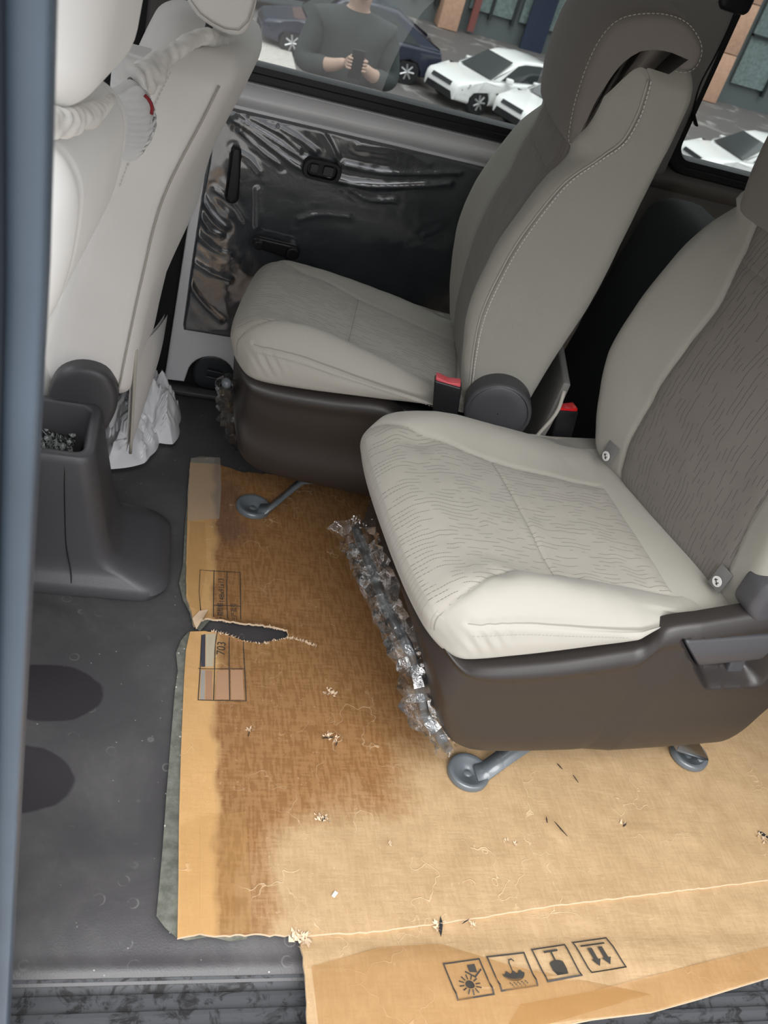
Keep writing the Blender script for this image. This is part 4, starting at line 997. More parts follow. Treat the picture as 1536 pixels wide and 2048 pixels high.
# lever: broad paddle in the recess
P, Fc = slab(.175, .060, .022, .006, .009, .004, R=.010, res=.006, nz=4)
s_ = .405 + P[:, 0] + (.060 - P[:, 1]) * 1.02 * (1 - P[:, 0] / .175); z_ = .328 + P[:, 1] + .012 * (P[:, 0] / .175)
lv = mesh_obj('recline_lever', F1(s_, -(-.020 + P[:, 2] + .006 * np.sin(P[:, 1] / .060 * math.pi)) / W1, z_), Fc, M['grey_plastic'], root)
P, Fc = slab(.05, .035, .02, .004, .004, .004, res=.01, nz=3)
mesh_obj('lever_root', F1(.535 + P[:, 0] * .6 + (.035 - P[:, 1]) * .3, -(-.028 + P[:, 2]) / W1, .296 + P[:, 1]), Fc, M['grey_plastic'], lv)
# pivot housing at the foot of the backrest, right edge
P, Fc = slab(.16, .16, .05, .02, .018, .01, R=.06, res=.015, nz=5)
mesh_obj('pivot_cover', F1(.475 + P[:, 0], -(-.035 + P[:, 2]) / W1, .43 + P[:, 1] * .62), Fc, M['grey_plastic'], root)
P, Fc = slab(.50, W1 * .86, .15, .02, .02, .02, res=.05, nz=3)
mesh_obj('seat_pan', F1(P[:, 0] + .06, .08 + P[:, 1] / W1, P[:, 2] + .205), Fc, M['black_plastic'], root)
foot(F1, .201, .095, W1, root, arm=((.055, .04), (.085, .085), (.12, .13), (.17, .145)))
foot(F1, .655, .11, W1, root, arm=((-.05, .05), (-.06, .08), (-.10, .12)))
# far flank cover
panel_grid('side_cover', Frame(F1(0, 1.0, 0)[0][:2], F1.sd, F1.ac), topf, botf, .09, .56, W1, .02, M['brown_plastic'], root, lambda S, v: -.025 + 0 * S)
# child-seat anchor tags on the lower backrest
BF = Frame((.49, .80), (.993, .1146), (-.122, .465))
for (yy, tilt) in ((.845, .5), (.135, -.15)):
    c_ = bs(np.array([.045]), np.array([yy]), np.array([1.0]), 0)[0]
    fwd = -np.array([F1.sd[0], F1.sd[1], 0]); ac_ = np.array([BF.ac[0], BF.ac[1], 0]) / W1
    c_ = c_ + fwd * .008
    mb = MB(); w_, h_ = .013, .019
    q = [c_ + ac_ * a + np.array([0, 0, b]) + fwd * (.004 if b < 0 else 0) for a, b in ((-w_, -h_), (w_, -h_), (w_, h_), (-w_, h_))]
    q2 = [p - fwd * .0015 for p in q]; mb.quadbox(q + q2)
    tg = mb.build('anchor_tag', M['tagcloth'], ba, bevel=.0005); tg['label'] = 'small grey cloth tag with white round symbol'
    mb = MB(); n = 20; c2 = c_ + fwd * .0045 + np.array([0, 0, -.006]); V = [c2 + ac_ * (.0085 * math.cos(2 * math.pi * k / n)) + np.array([0, 0, .0085 * math.sin(2 * math.pi * k / n)]) for k in range(n)]
    mb.add([p + fwd * .0006 for p in V] + [p - fwd * .001 for p in V], [tuple(range(n))] + [(k, (k + 1) % n, n + (k + 1) % n, n + k) for k in range(n)])
    mb.build('round_symbol', M['white'], tg)
    mb = MB(); c3 = c2 + fwd * .0010
    for p0, p1 in (((-.004, -.004), (.004, .003)), ((-.004, .001), (-.001, -.004)), ((.0, .004), (.004, .0))):
        mb.tube([c3 + ac_ * p0[0] + np.array([0, 0, p0[1]]), c3 + ac_ * p1[0] + np.array([0, 0, p1[1]])], .0008, 5)
    mb.build('symbol_figure', M['ink'], tg)
buckle((.775, 1.352, .355), .15, .100, .046, .028, 'belt_buckle', 'black belt buckle with bright red button between the two seats', M['red_plastic'], back=-.2)
# ------------------------------------------------------------------ cardboard on the floor
def pfl(u, v, z=.010): p = pz(u, v, z); return (p[0], p[1])
rng = random.Random(4)
def jag(pts, amp, step=.006):
    """ragged polyline"""
    out = []
    for a, b in zip(pts[:-1], pts[1:]):
        a = np.array(a); b = np.array(b); L = np.linalg.norm(b - a); n = max(1, int(L / step)); d = (b - a) / max(L, 1e-9); nn = np.array([-d[1], d[0]])
        for k in range(n): out.append(tuple(a + (b - a) * k / n + nn * (rng.uniform(-amp, amp) if k else 0)))
    out.append(tuple(pts[-1])); return out
left_hi = [pfl(*p) for p in [(488, 946), (440, 930), (380, 926), (376, 1000), (373, 1100), (372, 1190), (383, 1225), (388, 1252)]]
tear_up = [pfl(*p) for p in [(388, 1252), (402, 1245), (415, 1241), (440, 1243), (470, 1249), (520, 1254), (555, 1260), (573, 1264)]]
tear_tip = [pfl(573, 1264), pfl(577, 1272), pfl(572, 1280)]
tear_lo = [pfl(*p) for p in [(572, 1280), (545, 1285), (520, 1291), (490, 1286), (465, 1276), (440, 1269), (425, 1266), (406, 1265)]]
left_lo = [pfl(*p) for p in [(380, 1264), (372, 1300), (368, 1360), (362, 1500), (358, 1640), (357, 1760), (355, 1876)]]
bottom = [pfl(*p) for p in [(355, 1876), (400, 1868), (430, 1872), (500, 1869), (560, 1871), (605, 1872)]]
card = thing('cardboard_sheet', 'large flattened brown cardboard with torn slot, tape and water stains under the seats', 'cardboard', (.7, 1.0, 0))
outline = (jag(left_hi, .0006) + jag(tear_up, .0016, .004)[1:] + tear_tip[1:] + jag(tear_lo, .0012, .004)[1:] + [left_lo[0]] + left_lo[1:] + jag(bottom, .0012)[1:] + jag([pfl(605, 1872), pfl(760, 1862), pfl(900, 1844), pfl(1100, 1812), pfl(1536, 1760)], .0008, .01)[1:]
           + [(1.75, .69), (1.75, 1.60), (.6, 1.60)] + jag([(.6, 1.61), (.45, 1.625), pfl(560, 950), pfl(488, 944)], .003, .01)[1:-1])
def flat_sheet(name, poly, z0, th, mat, parent, zf=None, cell=.012, edge_mat=None):
    """thin board: triangulated interior with real undulation"""
    from mathutils.geometry import delaunay_2d_cdt
    clean = []
    for p in poly:
        p = Vector((float(p[0]), float(p[1])))
        if not clean or (p - clean[-1]).length > 2e-5: clean.append(p)
    if (clean[0] - clean[-1]).length < 2e-5: clean.pop()
    n0 = len(clean); A = np.array([tuple(p) for p in clean])
    if np.sum(A[:, 0] * np.roll(A[:, 1], -1) - np.roll(A[:, 0], -1) * A[:, 1]) < 0: clean = clean[::-1]; A = A[::-1]
    gx = np.arange(A[:, 0].min() + cell * .5, A[:, 0].max(), cell); gy = np.arange(A[:, 1].min() + cell * .5, A[:, 1].max(), cell)
    GX, GY = np.meshgrid(gx, gy); G = np.c_[GX.ravel(), GY.ravel()]
    ins_ = np.zeros(len(G), bool); x, y = G[:, 0], G[:, 1]
    for (x1, y1), (x2, y2) in zip(A, np.roll(A, -1, 0)):
        c_ = ((y1 > y) != (y2 > y)) & (x < (x2 - x1) * (y - y1) / ((y2 - y1) if y2 != y1 else 1e-12) + x1); ins_ ^= c_
    G = G[ins_]
    vs_, es_, fs_, *_r = delaunay_2d_cdt(clean + [Vector((float(a), float(b))) for a, b in G], [], [list(range(n0))], 1, 1e-6)
    me = bpy.data.meshes.new(name); me.from_pydata([(v.x, v.y, 0) for v in vs_], [], [tuple(f) for f in fs_])
    co = np.array([(v.x, v.y, 0.0) for v in vs_])
    z = z0 + (zf(co[:, :2]) if zf else 0)
    top = np.c_[co[:, :2], z]; n = len(top); bot = top - [0, 0, th]
    faces = [tuple(p.vertices) for p in me.polygons]; ec = {}
    for fc in faces:
        for a, b in zip(fc, fc[1:] + fc[:1]): ec[(a, b)] = 1
    F = list(faces) + [tuple(n + i for i in fc[::-1]) for fc in faces]; side = []
    for (a, b) in ec:
        if (b, a) not in ec: side.append((b, a, n + a, n + b))
    nf = len(F)
    o = mesh_obj(name, np.vstack([top, bot]), F + side, [mat, edge_mat or mat], parent, smooth=True, angle=35)
    for p in o.data.polygons[nf:]: p.material_index = 1
    return o
creases = [([pfl(1300, 1530), pfl(1370, 1650), pfl(1460, 1785)], .002), ([pfl(1100, 1400), pfl(1240, 1530), pfl(1310, 1680)], .0012), ([pfl(640, 1480), pfl(672, 1478), pfl(685, 1490)], .004),
           ([pfl(1095, 1640), pfl(1110, 1665), pfl(1135, 1682)], .003), ([pfl(1240, 1650), pfl(1250, 1658), (pfl(1400, 1680))], .002), ([pfl(400, 1640), pfl(404, 1760), pfl(398, 1870)], .003), ([pfl(488, 1625), pfl(490, 1700)], .002)]
def zboard(Q):
    z = .0016 * fbm(np.c_[Q, np.zeros(len(Q))], 9, 3, 1.0) + .0006 * fbm(np.c_[Q, np.zeros(len(Q))], 40, 2, 2.0)
    for l, a in creases: z = z + a * np.exp(-(pdist(Q, l) / .004) ** 2)
    z = z + .006 * np.exp(-(pdist(Q, tear_up[1:]) / .008) ** 2) + .003 * np.exp(-(pdist(Q, tear_lo) / .006) ** 2)
    return z
main = flat_sheet('main_board', outline, .011, .0045, M['card'], card, zboard, .011, M['cardedge'])
# lower flap, folded over the sill and sagging outwards
fl_top = [pfl(602, 1878), pfl(606, 1866), pfl(760, 1854), pfl(900, 1836), pfl(1100, 1804), pfl(1300, 1780), pfl(1536, 1748), (1.35, .675)]
fl_right = [(1.35, .66), (1.35, .575)]
fl_bot = [(p[0], p[1]) for p in [pfl(1536, 1958, .006), pfl(1400, 2000, .004), pfl(1300, 2028, .002), pfl(1180, 2045, -.002), pfl(1000, 2085, -.01), (.52, .425), (.42, .418), (.305, .425)]]
fl_left = jag([(.305, .425), pfl(614, 2040), pfl(612, 1990), pfl(606, 1930), pfl(602, 1878)], .0012, .01)
flap = fl_top + fl_right + fl_bot + fl_left[1:-1]
def zflap(Q):
    z = .0012 * fbm(np.c_[Q, np.zeros(len(Q))], 10, 3, 8.0)
    z = z - .0052 * np.clip((Q[:, 1] - .575) / .02, 0, 1) + .003
    z = z - .010 * np.clip((.53 - Q[:, 1]) / .1, 0, 1) ** 1.5
    for l, a in (([pfl(900, 1990), pfl(1100, 1960), pfl(1480, 1920)], .003), ([pfl(640, 1955), pfl(760, 1935), pfl(880, 1925)], .0018), ([pfl(725, 1890), pfl(745, 1960), pfl(750, 2040)], .0015), ([pfl(780, 1885), pfl(800, 1990), pfl(812, 2045)], .0015), ([pfl(1240, 1815), pfl(1350, 1830), pfl(1450, 1832), pfl(1490, 1790)], .0016)):
        z = z + a * np.exp(-(pdist(Q, l) / .004) ** 2)
    return z
M['card2'] = m_card('folded_cardboard', False)
fp = flat_sheet('folded_flap', flap, .0085, .0045, M['card2'], card, zflap, .011, M['cardedge'])
fp['label'] = 'folded flap with handling symbols'
# torn fibres along the tear, the corner and the small punctures
mb = MB()
for line in (tear_up, tear_lo[:-1], [pfl(575, 1278), pfl(600, 1283), pfl(632, 1295)]):
    q = spline([(x, y) for x, y in line], 60)
    for k in range(110):
        i = rng.randrange(len(q)); x, y = q[i]; a = rng.uniform(0, 6.28); l = rng.uniform(.002, .006)
        mb.add([(x, y, .0135), (x + l * math.cos(a), y + l * math.sin(a), .0145 + rng.uniform(0, .002)), (x + l * .6 * math.cos(a + 1), y + l * .6 * math.sin(a + 1), .0125)], [(0, 1, 2)])
mb.build('torn_fibres', M['cardedge'], main)
mb = MB()
for (u, v, s) in ((600, 1882, .014), (595, 1872, .01), (876, 1852, .010), (945, 1850, .008), (655, 1385, .009), (668, 1390, .008), (640, 1638, .010), (652, 1640, .008), (1245, 1650, .006), (656, 1475, .010), (672, 1482, .008), (1525, 1675, .012), (498, 1462, .006), (1030, 1690, .006), (780, 1690, .004), (1012, 1685, .005)):
    x, y = pfl(u, v)
    for k in range(16):
        a = rng.uniform(0, 6.28); l = s * rng.uniform(.4, 1); b = a + rng.uniform(.3, .8); ox, oy = x + rng.uniform(-s, s) * .6, y + rng.uniform(-s, s) * .6
        mb.add([(ox, oy, .0125), (ox + l * math.cos(a), oy + l * math.sin(a), .0135 + rng.uniform(0, .004)), (ox + l * .7 * math.cos(b), oy + l * .7 * math.sin(b), .0128)], [(0, 1, 2)])
mb.build('scuffed_fibres', M['cardedge'], main)
hole = M['void']
for (u, v, a, l, w) in ((880, 1855, 80, .030, .006), (1248, 1652, 40, .012, .003), (655, 1478, 10, .022, .002), (672, 1490, 70, .012, .002), (646, 1640, 60, .010, .0035), (1526, 1672, -40, .022, .007), (1120, 1660, -60, .030, .0012), (1092, 1642, 85, .012, .0014), (497, 1470, 80, .014, .0015), (805, 1412, 20, .010, .002), (1118, 1535, -60, .014, .0014), (1150, 1560, -70, .016, .001), (930, 1845, 30, .016, .0016)):
    x, y = pfl(u, v); a = math.radians(a); dx, dy = math.cos(a), math.sin(a); V = []
    pts = [(-.5, 0), (-.2, .5), (.1, .35), (.5, 0), (.15, -.5), (-.25, -.3)]
    V = [(x + dx * p * l - dy * q * w, y + dy * p * l + dx * q * w, .0142) for p, q in pts]
    V2 = [(p[0], p[1], .0130) for p in V]
    mb = MB(); mb.add(V + V2, [tuple(range(6))] + [(k, (k + 1) % 6, 6 + (k + 1) % 6, 6 + k) for k in range(6)]); mb.build('puncture', hole, main)
# packing tape
def tape(name, px, mat, z, th=.0004, parent=main, zoff=.0022, amp=.0012, lab=None):
    pts = [pfl(*p) for p in px]
    o = flat_sheet(name, pts, z + zoff, th, mat, parent, lambda Q: np.maximum(0, zboard(Q)) + amp * np.abs(fbm(np.c_[Q, np.zeros(len(Q))], 30, 2, 6.)) + .0008, .010)
    if lab: o['label'] = lab
    return o
tape('tape_strip', [(381, 920), (440, 918), (442, 985), (438, 1040), (376, 1045), (374, 990)], M['cleartape'], .011, lab='clear tape wrapped over the corner')
tape('tape_strip', [(398, 1640), (490, 1628), (495, 1700), (500, 1780), (502, 1868), (398, 1874)], M['tape'], .011)
tape('tape_strip', [(360, 1655), (398, 1640), (400, 1700), (398, 1874), (357, 1876)], M['tape'], .011)
tape('tape_strip', [(380, 1045), (410, 1048), (412, 1140), (398, 1225), (378, 1215), (372, 1150)], M['tape'], .011)
tp = flat_sheet('tape_strip', [pfl(*p) for p in [(622, 1935), (760, 1895), (880, 1888), (1010, 1930), (1300, 1990), (1000, 2075), (640, 2070)]], .0095, .0004, M['tape2'], fp, lambda Q: zflap(Q) + .0012, .012)
tp = flat_sheet('tape_strip', [pfl(*p) for p in [(1180, 1985), (1536, 1895), (1536, 1955), (1300, 2024), (1150, 2040), (1010, 2060), (1040, 2010)]], .0095, .0004, M['tape2'], fp, lambda Q: zflap(Q) + .0012, .012)
# translucent dusty film showing along the left edge and tape at the corners
us = thing('plastic_underlay', 'dusty grey-green plastic film sticking out under the cardboard left edge', 'plastic film', (.13, .9, 0))
pts = [pfl(*p, .006) for p in [(378, 1262), (362, 1280), (352, 1305), (356, 1340), (350, 1380), (340, 1500), (332, 1600), (325, 1700), (313, 1832), (330, 1855), (352, 1874), (372, 1880), (420, 1872), (460, 1882), (492, 1878), (502, 1862), (502, 1700), (440, 1300)]]
flat_sheet('underlay_sheet', pts, .0055, .0008, M['dustfilm'], us, lambda Q: .0012 * fbm(np.c_[Q, np.zeros(len(Q))], 20, 3, 3.), .012)
us2 = thing('plastic_underlay', 'clear dusty plastic film edge left of the printed table above the tear', 'plastic film', (.14, 1.35, 0))
pts = [pfl(*p, .006) for p in [(376, 990), (370, 1050), (366, 1130), (358, 1165), (366, 1200), (380, 1225), (385, 1250), (400, 1262), (420, 1240), (410, 1000), (430, 915), (400, 912), (382, 918)]]
flat_sheet('underlay_sheet', pts, .0055, .0008, M['dustfilm'], us2, lambda Q: .0014 * fbm(np.c_[Q, np.zeros(len(Q))], 20, 3, 3.), .012)
tag(tape('torn_corner', [(384, 1240), (398, 1225), (416, 1222), (404, 1245), (392, 1262)], M['cardedge'], .011, .001), None)

# ---- printing on the board (ink as thin raised lines on the surface)
def zt(x, y): return .0142
def inkline(mb, a, b, w, zz=.0139):
    a = np.array(a); b = np.array(b); d = (b - a) / np.linalg.norm(b - a); nn = np.array([-d[1], d[0]]) * w / 2; a = a - d * w / 2; b = b + d * w / 2
    n = max(1, int(np.linalg.norm(b - a) / .008)); Q = []
    for k in range(n + 1):
        p = a + (b - a) * k / n; Q += [p + nn, p - nn]
    Q = np.array(Q); zb = float(.0111) + ZP(Q)
    mb.add(np.c_[Q, zb + .0004], [(2 * k, 2 * k + 1, 2 * k + 3, 2 * k + 2) for k in range(n)])
ZP = lambda Q: zboard(Q) + .0004
pr = MB()
TL = [(400, 1141), (428, 1142), (454, 1143), (480, 1146)]
# upper half of the table
def L(*pp, w=.0016, mb_=None):
    q = [pfl(*p) for p in pp]
    for a, b in zip(q[:-1], q[1:]): inkline(pr, a, b, w)
L((400, 1141), (480, 1146)); L((400, 1141), (398, 1185), (402, 1230)); L((428, 1142), (427, 1190), (427, 1238)); L((454, 1143), (453, 1190), (455, 1242)); L((480, 1146), (481, 1200), (481, 1240)); L((427, 1211), (481, 1214))
pr.build('printed_table', M['ink'], main); pr = MB()
# lower half
L((403, 1272), (400, 1340), (396, 1401)); L((434, 1268), (430, 1290), (429, 1340), (427, 1401)); L((458, 1278), (458, 1340), (459, 1402)); L((486, 1288), (489, 1340), (492, 1403)); L((397, 1338), (489, 1339)); L((396, 1401), (492, 1403))
pr.build('printed_table', M['ink'], main)
def text(body, px, size, rot, parent, mat, zf, name='printed_text', sx=1.0, shear=0):
    cu = bpy.data.curves.new(name, 'FONT'); cu.body = body; cu.size = size; cu.extrude = .0001; cu.align_x = 'LEFT'
    ob = bpy.data.objects.new('tmp', cu); COL.objects.link(ob); dg = bpy.context.evaluated_depsgraph_get()
    me = bpy.data.meshes.new_from_object(ob.evaluated_get(dg)); bpy.data.objects.remove(ob)
    co = np.zeros(len(me.vertices) * 3); me.vertices.foreach_get('co', co); co = co.reshape(-1, 3)
    x0, y0 = pfl(*px); c, s = math.cos(rot), math.sin(rot); co[:, 0] *= sx
    X = x0 + c * co[:, 0] - s * co[:, 1]; Y_ = y0 + s * co[:, 0] + c * co[:, 1]
    Z = zf(np.c_[X, Y_]) + co[:, 2]
    me.vertices.foreach_set('co', np.c_[X, Y_, Z].ravel()); me.materials.append(mat)
    ob = bpy.data.objects.new(name, me); link(ob, parent)
    t = Vector((0, 0, 0)); p = parent
    while p is not None: t += p.location; p = p.parent
    me.transform(Matrix.Translation(-t)); return ob
zpr = lambda Q: zboard(Q) + .0117
text('148x91x13', (449, 1207), .0145, math.radians(91), main, M['ink'], zpr, sx=1.0)
text('703', (449, 1312), .021, math.radians(86), main, M['ink'], zpr)
try:
    text('外箱规格', (446, 1243), .0125, math.radians(91), main, M['ink'], zpr, sx=.92); text('生产批号', (473, 1244), .0125, math.radians(91), main, M['ink'], zpr, sx=.92)
except Exception: pass
# blanked fields of the table are plain brown patches on the print
def patch(px, colr, nm):
    pts = [pfl(*p) for p in px]; flat_sheet('printed_field', pts, .0117, .0001, plain(nm, colr, .7), main, zboard, .012)
patch([(433, 1341), (457, 1341), (458, 1400), (431, 1400)], (.33, .19, .11), 'brown_field_ink'); patch([(461, 1341), (485, 1341), (488, 1400), (462, 1400)], (.33, .19, .11), 'brown_field_ink')
patch([(411, 1341), (425, 1341), (424, 1400), (411, 1400)], (.30, .17, .10), 'brown_field_ink'); patch([(402, 1341), (410, 1341), (409, 1400), (400, 1400)], (.26, .24, .22), 'grey_field_ink')
patch([(411, 1270), (431, 1270), (426, 1334), (411, 1334)], (.37, .32, .23), 'tan_field_ink'); patch([(402, 1272), (410, 1270), (410, 1334), (402, 1334)], (.035, .035, .05), 'dark_field_ink')

# four handling symbols on the flap
ZP = lambda Q: zflap(Q) - .0004
zfl = lambda Q: zflap(Q) + .0107
def quad_map(c4):
    q = [np.array(pfl(*p, .0095)) for p in c4]     # TL TR BR BL
    return lambda u, v: (1 - v) * ((1 - u) * q[0] + u * q[1]) + v * ((1 - u) * q[3] + u * q[2])
class Icon:
    def __init__(s, c4): s.m = quad_map(c4); s.b = MB()
    def line(s, pts, w=.0016):
        q = [s.m(*p) for p in pts]
        for a, b in zip(q[:-1], q[1:]): inkline(s.b, a, b, w)
        return s
    def poly(s, pts):
        Q = np.array([s.m(*p) for p in pts]); s.b.add(np.c_[Q, zfl(Q) + .0004], [tuple(range(len(pts)))]); return s
    def frame(s): return s.line([(0, 0), (1, 0), (1, 1), (0, 1), (0, 0)], .0022)
    def done(s, lab): o = s.b.build('handling_symbol', M['ink'], fp); o['label'] = lab
ic = Icon([(885, 1931), (956, 1921), (986, 1991), (914, 2002)]).frame()
n = 18; ic.poly([(.47 + .12 * math.cos(2 * math.pi * k / n), .66 + .12 * math.sin(2 * math.pi * k / n)) for k in range(n)])
for k in range(12):
    a = 2 * math.pi * k / 12; ic.line([(.47 + .17 * math.cos(a), .66 + .17 * math.sin(a)), (.47 + .27 * math.cos(a), .66 + .27 * math.sin(a))], .0018)
ic.poly([(.60, .12), (.82, .12), (.80, .36), (.60, .32)]).line([(.50, .30), (.70, .47), (.92, .30)], .0022).done('keep away from sunlight symbol')
ic = Icon([(972, 1917), (1046, 1908), (1073, 1974), (1001, 1985)]).frame()
ic.poly([(.20 + .60 * k / 14, .52 + .05 * math.sin(k * 1.5)) for k in range(15)] + [(.5 + .30 * math.cos(a), .54 + .26 * math.sin(a)) for a in np.linspace(.1, math.pi - .1, 12)])
ic.line([(.5, .55), (.5, .25), (.53, .16), (.60, .14), (.64, .20)], .0016)
for k in range(14): ic.line([(.28 + .035 * k, .84 + .05 * (k % 3)), (.285 + .035 * k, .855 + .05 * (k % 3))], .0014)
ic.done('keep dry umbrella symbol')
ic = Icon([(1062, 1902), (1128, 1891), (1160, 1955), (1093, 1967)]).frame()
ic.line([(.32, .13), (.68, .13)], .003).line([(.5, .13), (.5, .5)], .0026)
ic.poly([(.5 - .20 * math.cos(a), .52 - .10 * math.sin(a)) for a in np.linspace(0, math.pi, 8)] + [(.70, .72), (.66, .88), (.34, .88), (.30, .72)][::1]).done('fragile goblet symbol')
ic = Icon([(1145, 1886), (1212, 1876), (1249, 1937), (1180, 1949)]).frame()
ic.line([(.16, .16), (.82, .16)], .0026)
for cx_ in (.34, .64): ic.poly([(cx_ - .06, .26), (cx_ + .06, .26), (cx_ + .06, .62), (cx_ + .13, .62), (cx_, .84), (cx_ - .13, .62), (cx_ - .06, .62)])
ic.done('two arrows and bar symbol')
# a small white scrap on the board
sp = thing('paper_scrap', 'tiny white scrap lying on the pale part of the cardboard', 'scrap', (*pfl(668, 1792), .014))
x, y = pfl(668, 1792); mb = MB(); mb.box((x, y, .0145), (.009, .005, .0015), Matrix.Rotation(.9, 3, 'Z')); mb.build('scrap', M['white'], sp)

# ------------------------------------------------------------------ crumpled film sleeves over the slide bars
def bar_and_film(fr, seatroot, pts, px_pts, rad, lab, seed):
    P = spline(pts, 40); V, Fc = tube_geo(P, .0085, 14); mesh_obj('slide_bar', V, Fc, M['steel'], seatroot)
    return crumple_tube('plastic_sleeve', pts, rad, lab, 'plastic film', seed)
s1 = [o for o in COL.objects if o.name.startswith('captain_seat')]
rA, rB = r2[0], [o for o in s1 if o is not r2[0]][0]
def onplane(u, v, fr, s0):
    """point of the view ray on the seat's front plane s = s0"""
    o = fr(s0, 0, 0)[0]; a = fr.ac / np.linalg.norm(fr.ac); n = np.array([a[1], -a[0], 0]); d = ray(u, v); k = (n @ (o - CP)) / (n @ d); return CP + d * k
pB = [onplane(u, v, F1, s0) for u, v, s0 in ((712, 1060, .02), (740, 1130, .02), (775, 1220, .02), (818, 1300, .035), (838, 1370, .055), (850, 1430, .075), (878, 1470, .10), (895, 1497, .12))]
bar_and_film(F1, rB, pB, None, [.035, .030, .026, .024, .022, .030, .026, .020, .018], 'crumpled clear film sleeve around the slide bar of the nearer seat', 3.0)
pA = [onplane(u, v, F2, s0) for u, v, s0 in ((452, 765, .01), (460, 810, .01), (466, 850, .02), (478, 890, .035), (498, 920, .06), (510, 938, .08))]
bar_and_film(F2, rA, pA, None, [.016, .022, .020, .018, .016, .012], 'crumpled clear film sleeve around the slide bar of the far seat', 9.0)

# ------------------------------------------------------------------ black seat back in the dark behind the middle row
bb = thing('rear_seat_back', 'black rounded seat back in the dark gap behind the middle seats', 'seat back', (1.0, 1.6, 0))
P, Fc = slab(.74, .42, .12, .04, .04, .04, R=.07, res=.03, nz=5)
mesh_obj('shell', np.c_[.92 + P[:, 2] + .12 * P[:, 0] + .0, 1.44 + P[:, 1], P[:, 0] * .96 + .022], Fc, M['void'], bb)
# ------------------------------------------------------------------ front row, seen from behind
def loopsolid(loops, mat, name, parent, n=10, cap_bottom=True, angle=50):
    V = []; F = []; m = None
    for (x0, x1, y0, y1, R, z) in loops:
        pts = rpoly((x0 + x1) / 2, (y0 + y1) / 2, x1 - x0, y1 - y0, R, n); m = len(pts); V += [(x, y, z) for x, y in pts]
    for i in range(len(loops) - 1):
        for k in range(m): F.append((i * m + k, i * m + (k + 1) % m, (i + 1) * m + (k + 1) % m, (i + 1) * m + k))
    F.append(tuple((len(loops) - 1) * m + k for k in range(m))); F.append(tuple(range(m - 1, -1, -1)))
    return mesh_obj(name, V, F, mat, parent, angle=angle)
FZ = interp_fn([(.20, -.175), (.30, -.158), (.44, -.130), (.58, -.105), (.70, -.080), (.80, -.050), (.90, -.012), (.96, .0)])
RZ = interp_fn([(.20, -.020), (.30, -.006), (.37, -.002), (.515, .008), (.655, .024), (.79, .070), (.865, .092), (.91, .094), (.96, .094)])
fs = thing('front_seat', 'grey front seat farther across the cabin, seen from behind above the white bag', 'car seat', (-.05, 1.63, 0), 'front row seats')
P, Fc = slab(.605, .40, .15, .030, .030, .030, R=.05, res=.008, nz=6)
t, y, c = P[:, 0], P[:, 1] / .40, P[:, 2] / .15
z = .262 + t; x = FZ(z) + (1 - c) * (RZ(z) - FZ(z)) + (.052 * np.clip(y, 0, 1) + .020 * np.sin(np.clip(y, 0, 1) * math.pi) + .018 * gbump(t, .30, .2) * np.clip(y, 0, 1)) * (1 - c) * np.clip((t) / .3, .6, 1)
wid = np.interp(t, [0, .1, .4, .60], [.96, 1, 1, .90]); yw = 1.43 + .40 * (.5 + (y - .5) * wid)
sd_ = np.where(y < .06, np.minimum(np.abs(c - .14), np.abs(c - .86)) * .15, 1.0)
yw = yw + .0025 * np.exp(-(sd_ / .0035) ** 2) * (y < .06)
bk = mesh_obj('backrest', np.c_[x, yw, z], Fc, M['front_fabric'], fs, attrs={'loc': P, 'ins': np.full(len(P), -1.), 'seamd': sd_})
def fss(t_, c_, out=.0015):
    z_ = .262 + t_; w_ = np.interp(t_, [0, .1, .4, .60], [.96, 1, 1, .90]); return np.c_[FZ(z_) + (1 - c_) * (RZ(z_) - FZ(z_)), 1.43 + .40 * (.5 - .5 * w_) - out + 0 * t_, z_]
def thread_line(name, pts, mat, parent, length=.0042, gap=.0024, r=.0009):
    pts = np.array(pts); d = np.r_[0, np.cumsum(np.linalg.norm(np.diff(pts, axis=0), axis=1))]; mb = MB(); t = 0
    while t + length < d[-1]:
        mb.tube([[np.interp(t, d, pts[:, k]) for k in range(3)], [np.interp(t + length, d, pts[:, k]) for k in range(3)]], r, 5); t += length + gap
    return mb.build(name, mat, parent)
tt = np.linspace(.40, .575, 40); thread_line('stitching', fss(tt, np.full(40, .70)), M['thread'], bk)
tt = np.linspace(.04, .57, 90); V, Fc = tube_geo(fss(tt, np.full(90, .115), .0), .0016, 6); mesh_obj('piping', V, Fc, M['piping'], bk)
# recliner cover
rp = [(p[0], p[2]) for p in [py_(u, v, 1.405) for u, v in ((97, 800), (100, 775), (118, 748), (150, 735), (185, 737), (215, 752), (233, 785), (234, 815), (222, 845), (205, 870), (180, 900), (110, 900))]]
q = spline(rp + [rp[0]], 50)[:-1]
sheet('recliner_cover', [tuple(p) for p in q], 1.400, 1.46, .012, M['grey_plastic'], fs)
# lower back skirt hanging as a point
A_, B_, C_, D_ = np.array([-.004, 1.448, .375]), np.array([.008, 1.475, .135]), np.array([.050, 1.80, .195]), np.array([.052, 1.81, .26])
V = []; nu = nv = 14
for i in range(nu):
    for j in range(nv):
        u = i / (nu - 1); v = j / (nv - 1); p = (1 - u) * ((1 - v) * A_ + v * B_) + u * ((1 - v) * D_ + v * C_); p = p + np.array([.012 * math.sin(u * 3.1) * math.sin(v * 2.5 + .5), 0, 0]); V.append(p)
V2 = [p - np.array([.006, 0, 0]) for p in V]; gf = grid_faces(nu, nv)
sk = mesh_obj('back_skirt', V + V2, gf + [tuple(nu * nv + i for i in f[::-1]) for f in gf], M['front_fabric'], fs, attrs={'loc': np.zeros((2 * nu * nv, 3)), 'ins': np.full(2 * nu * nv, -1.), 'seamd': np.ones(2 * nu * nv)})
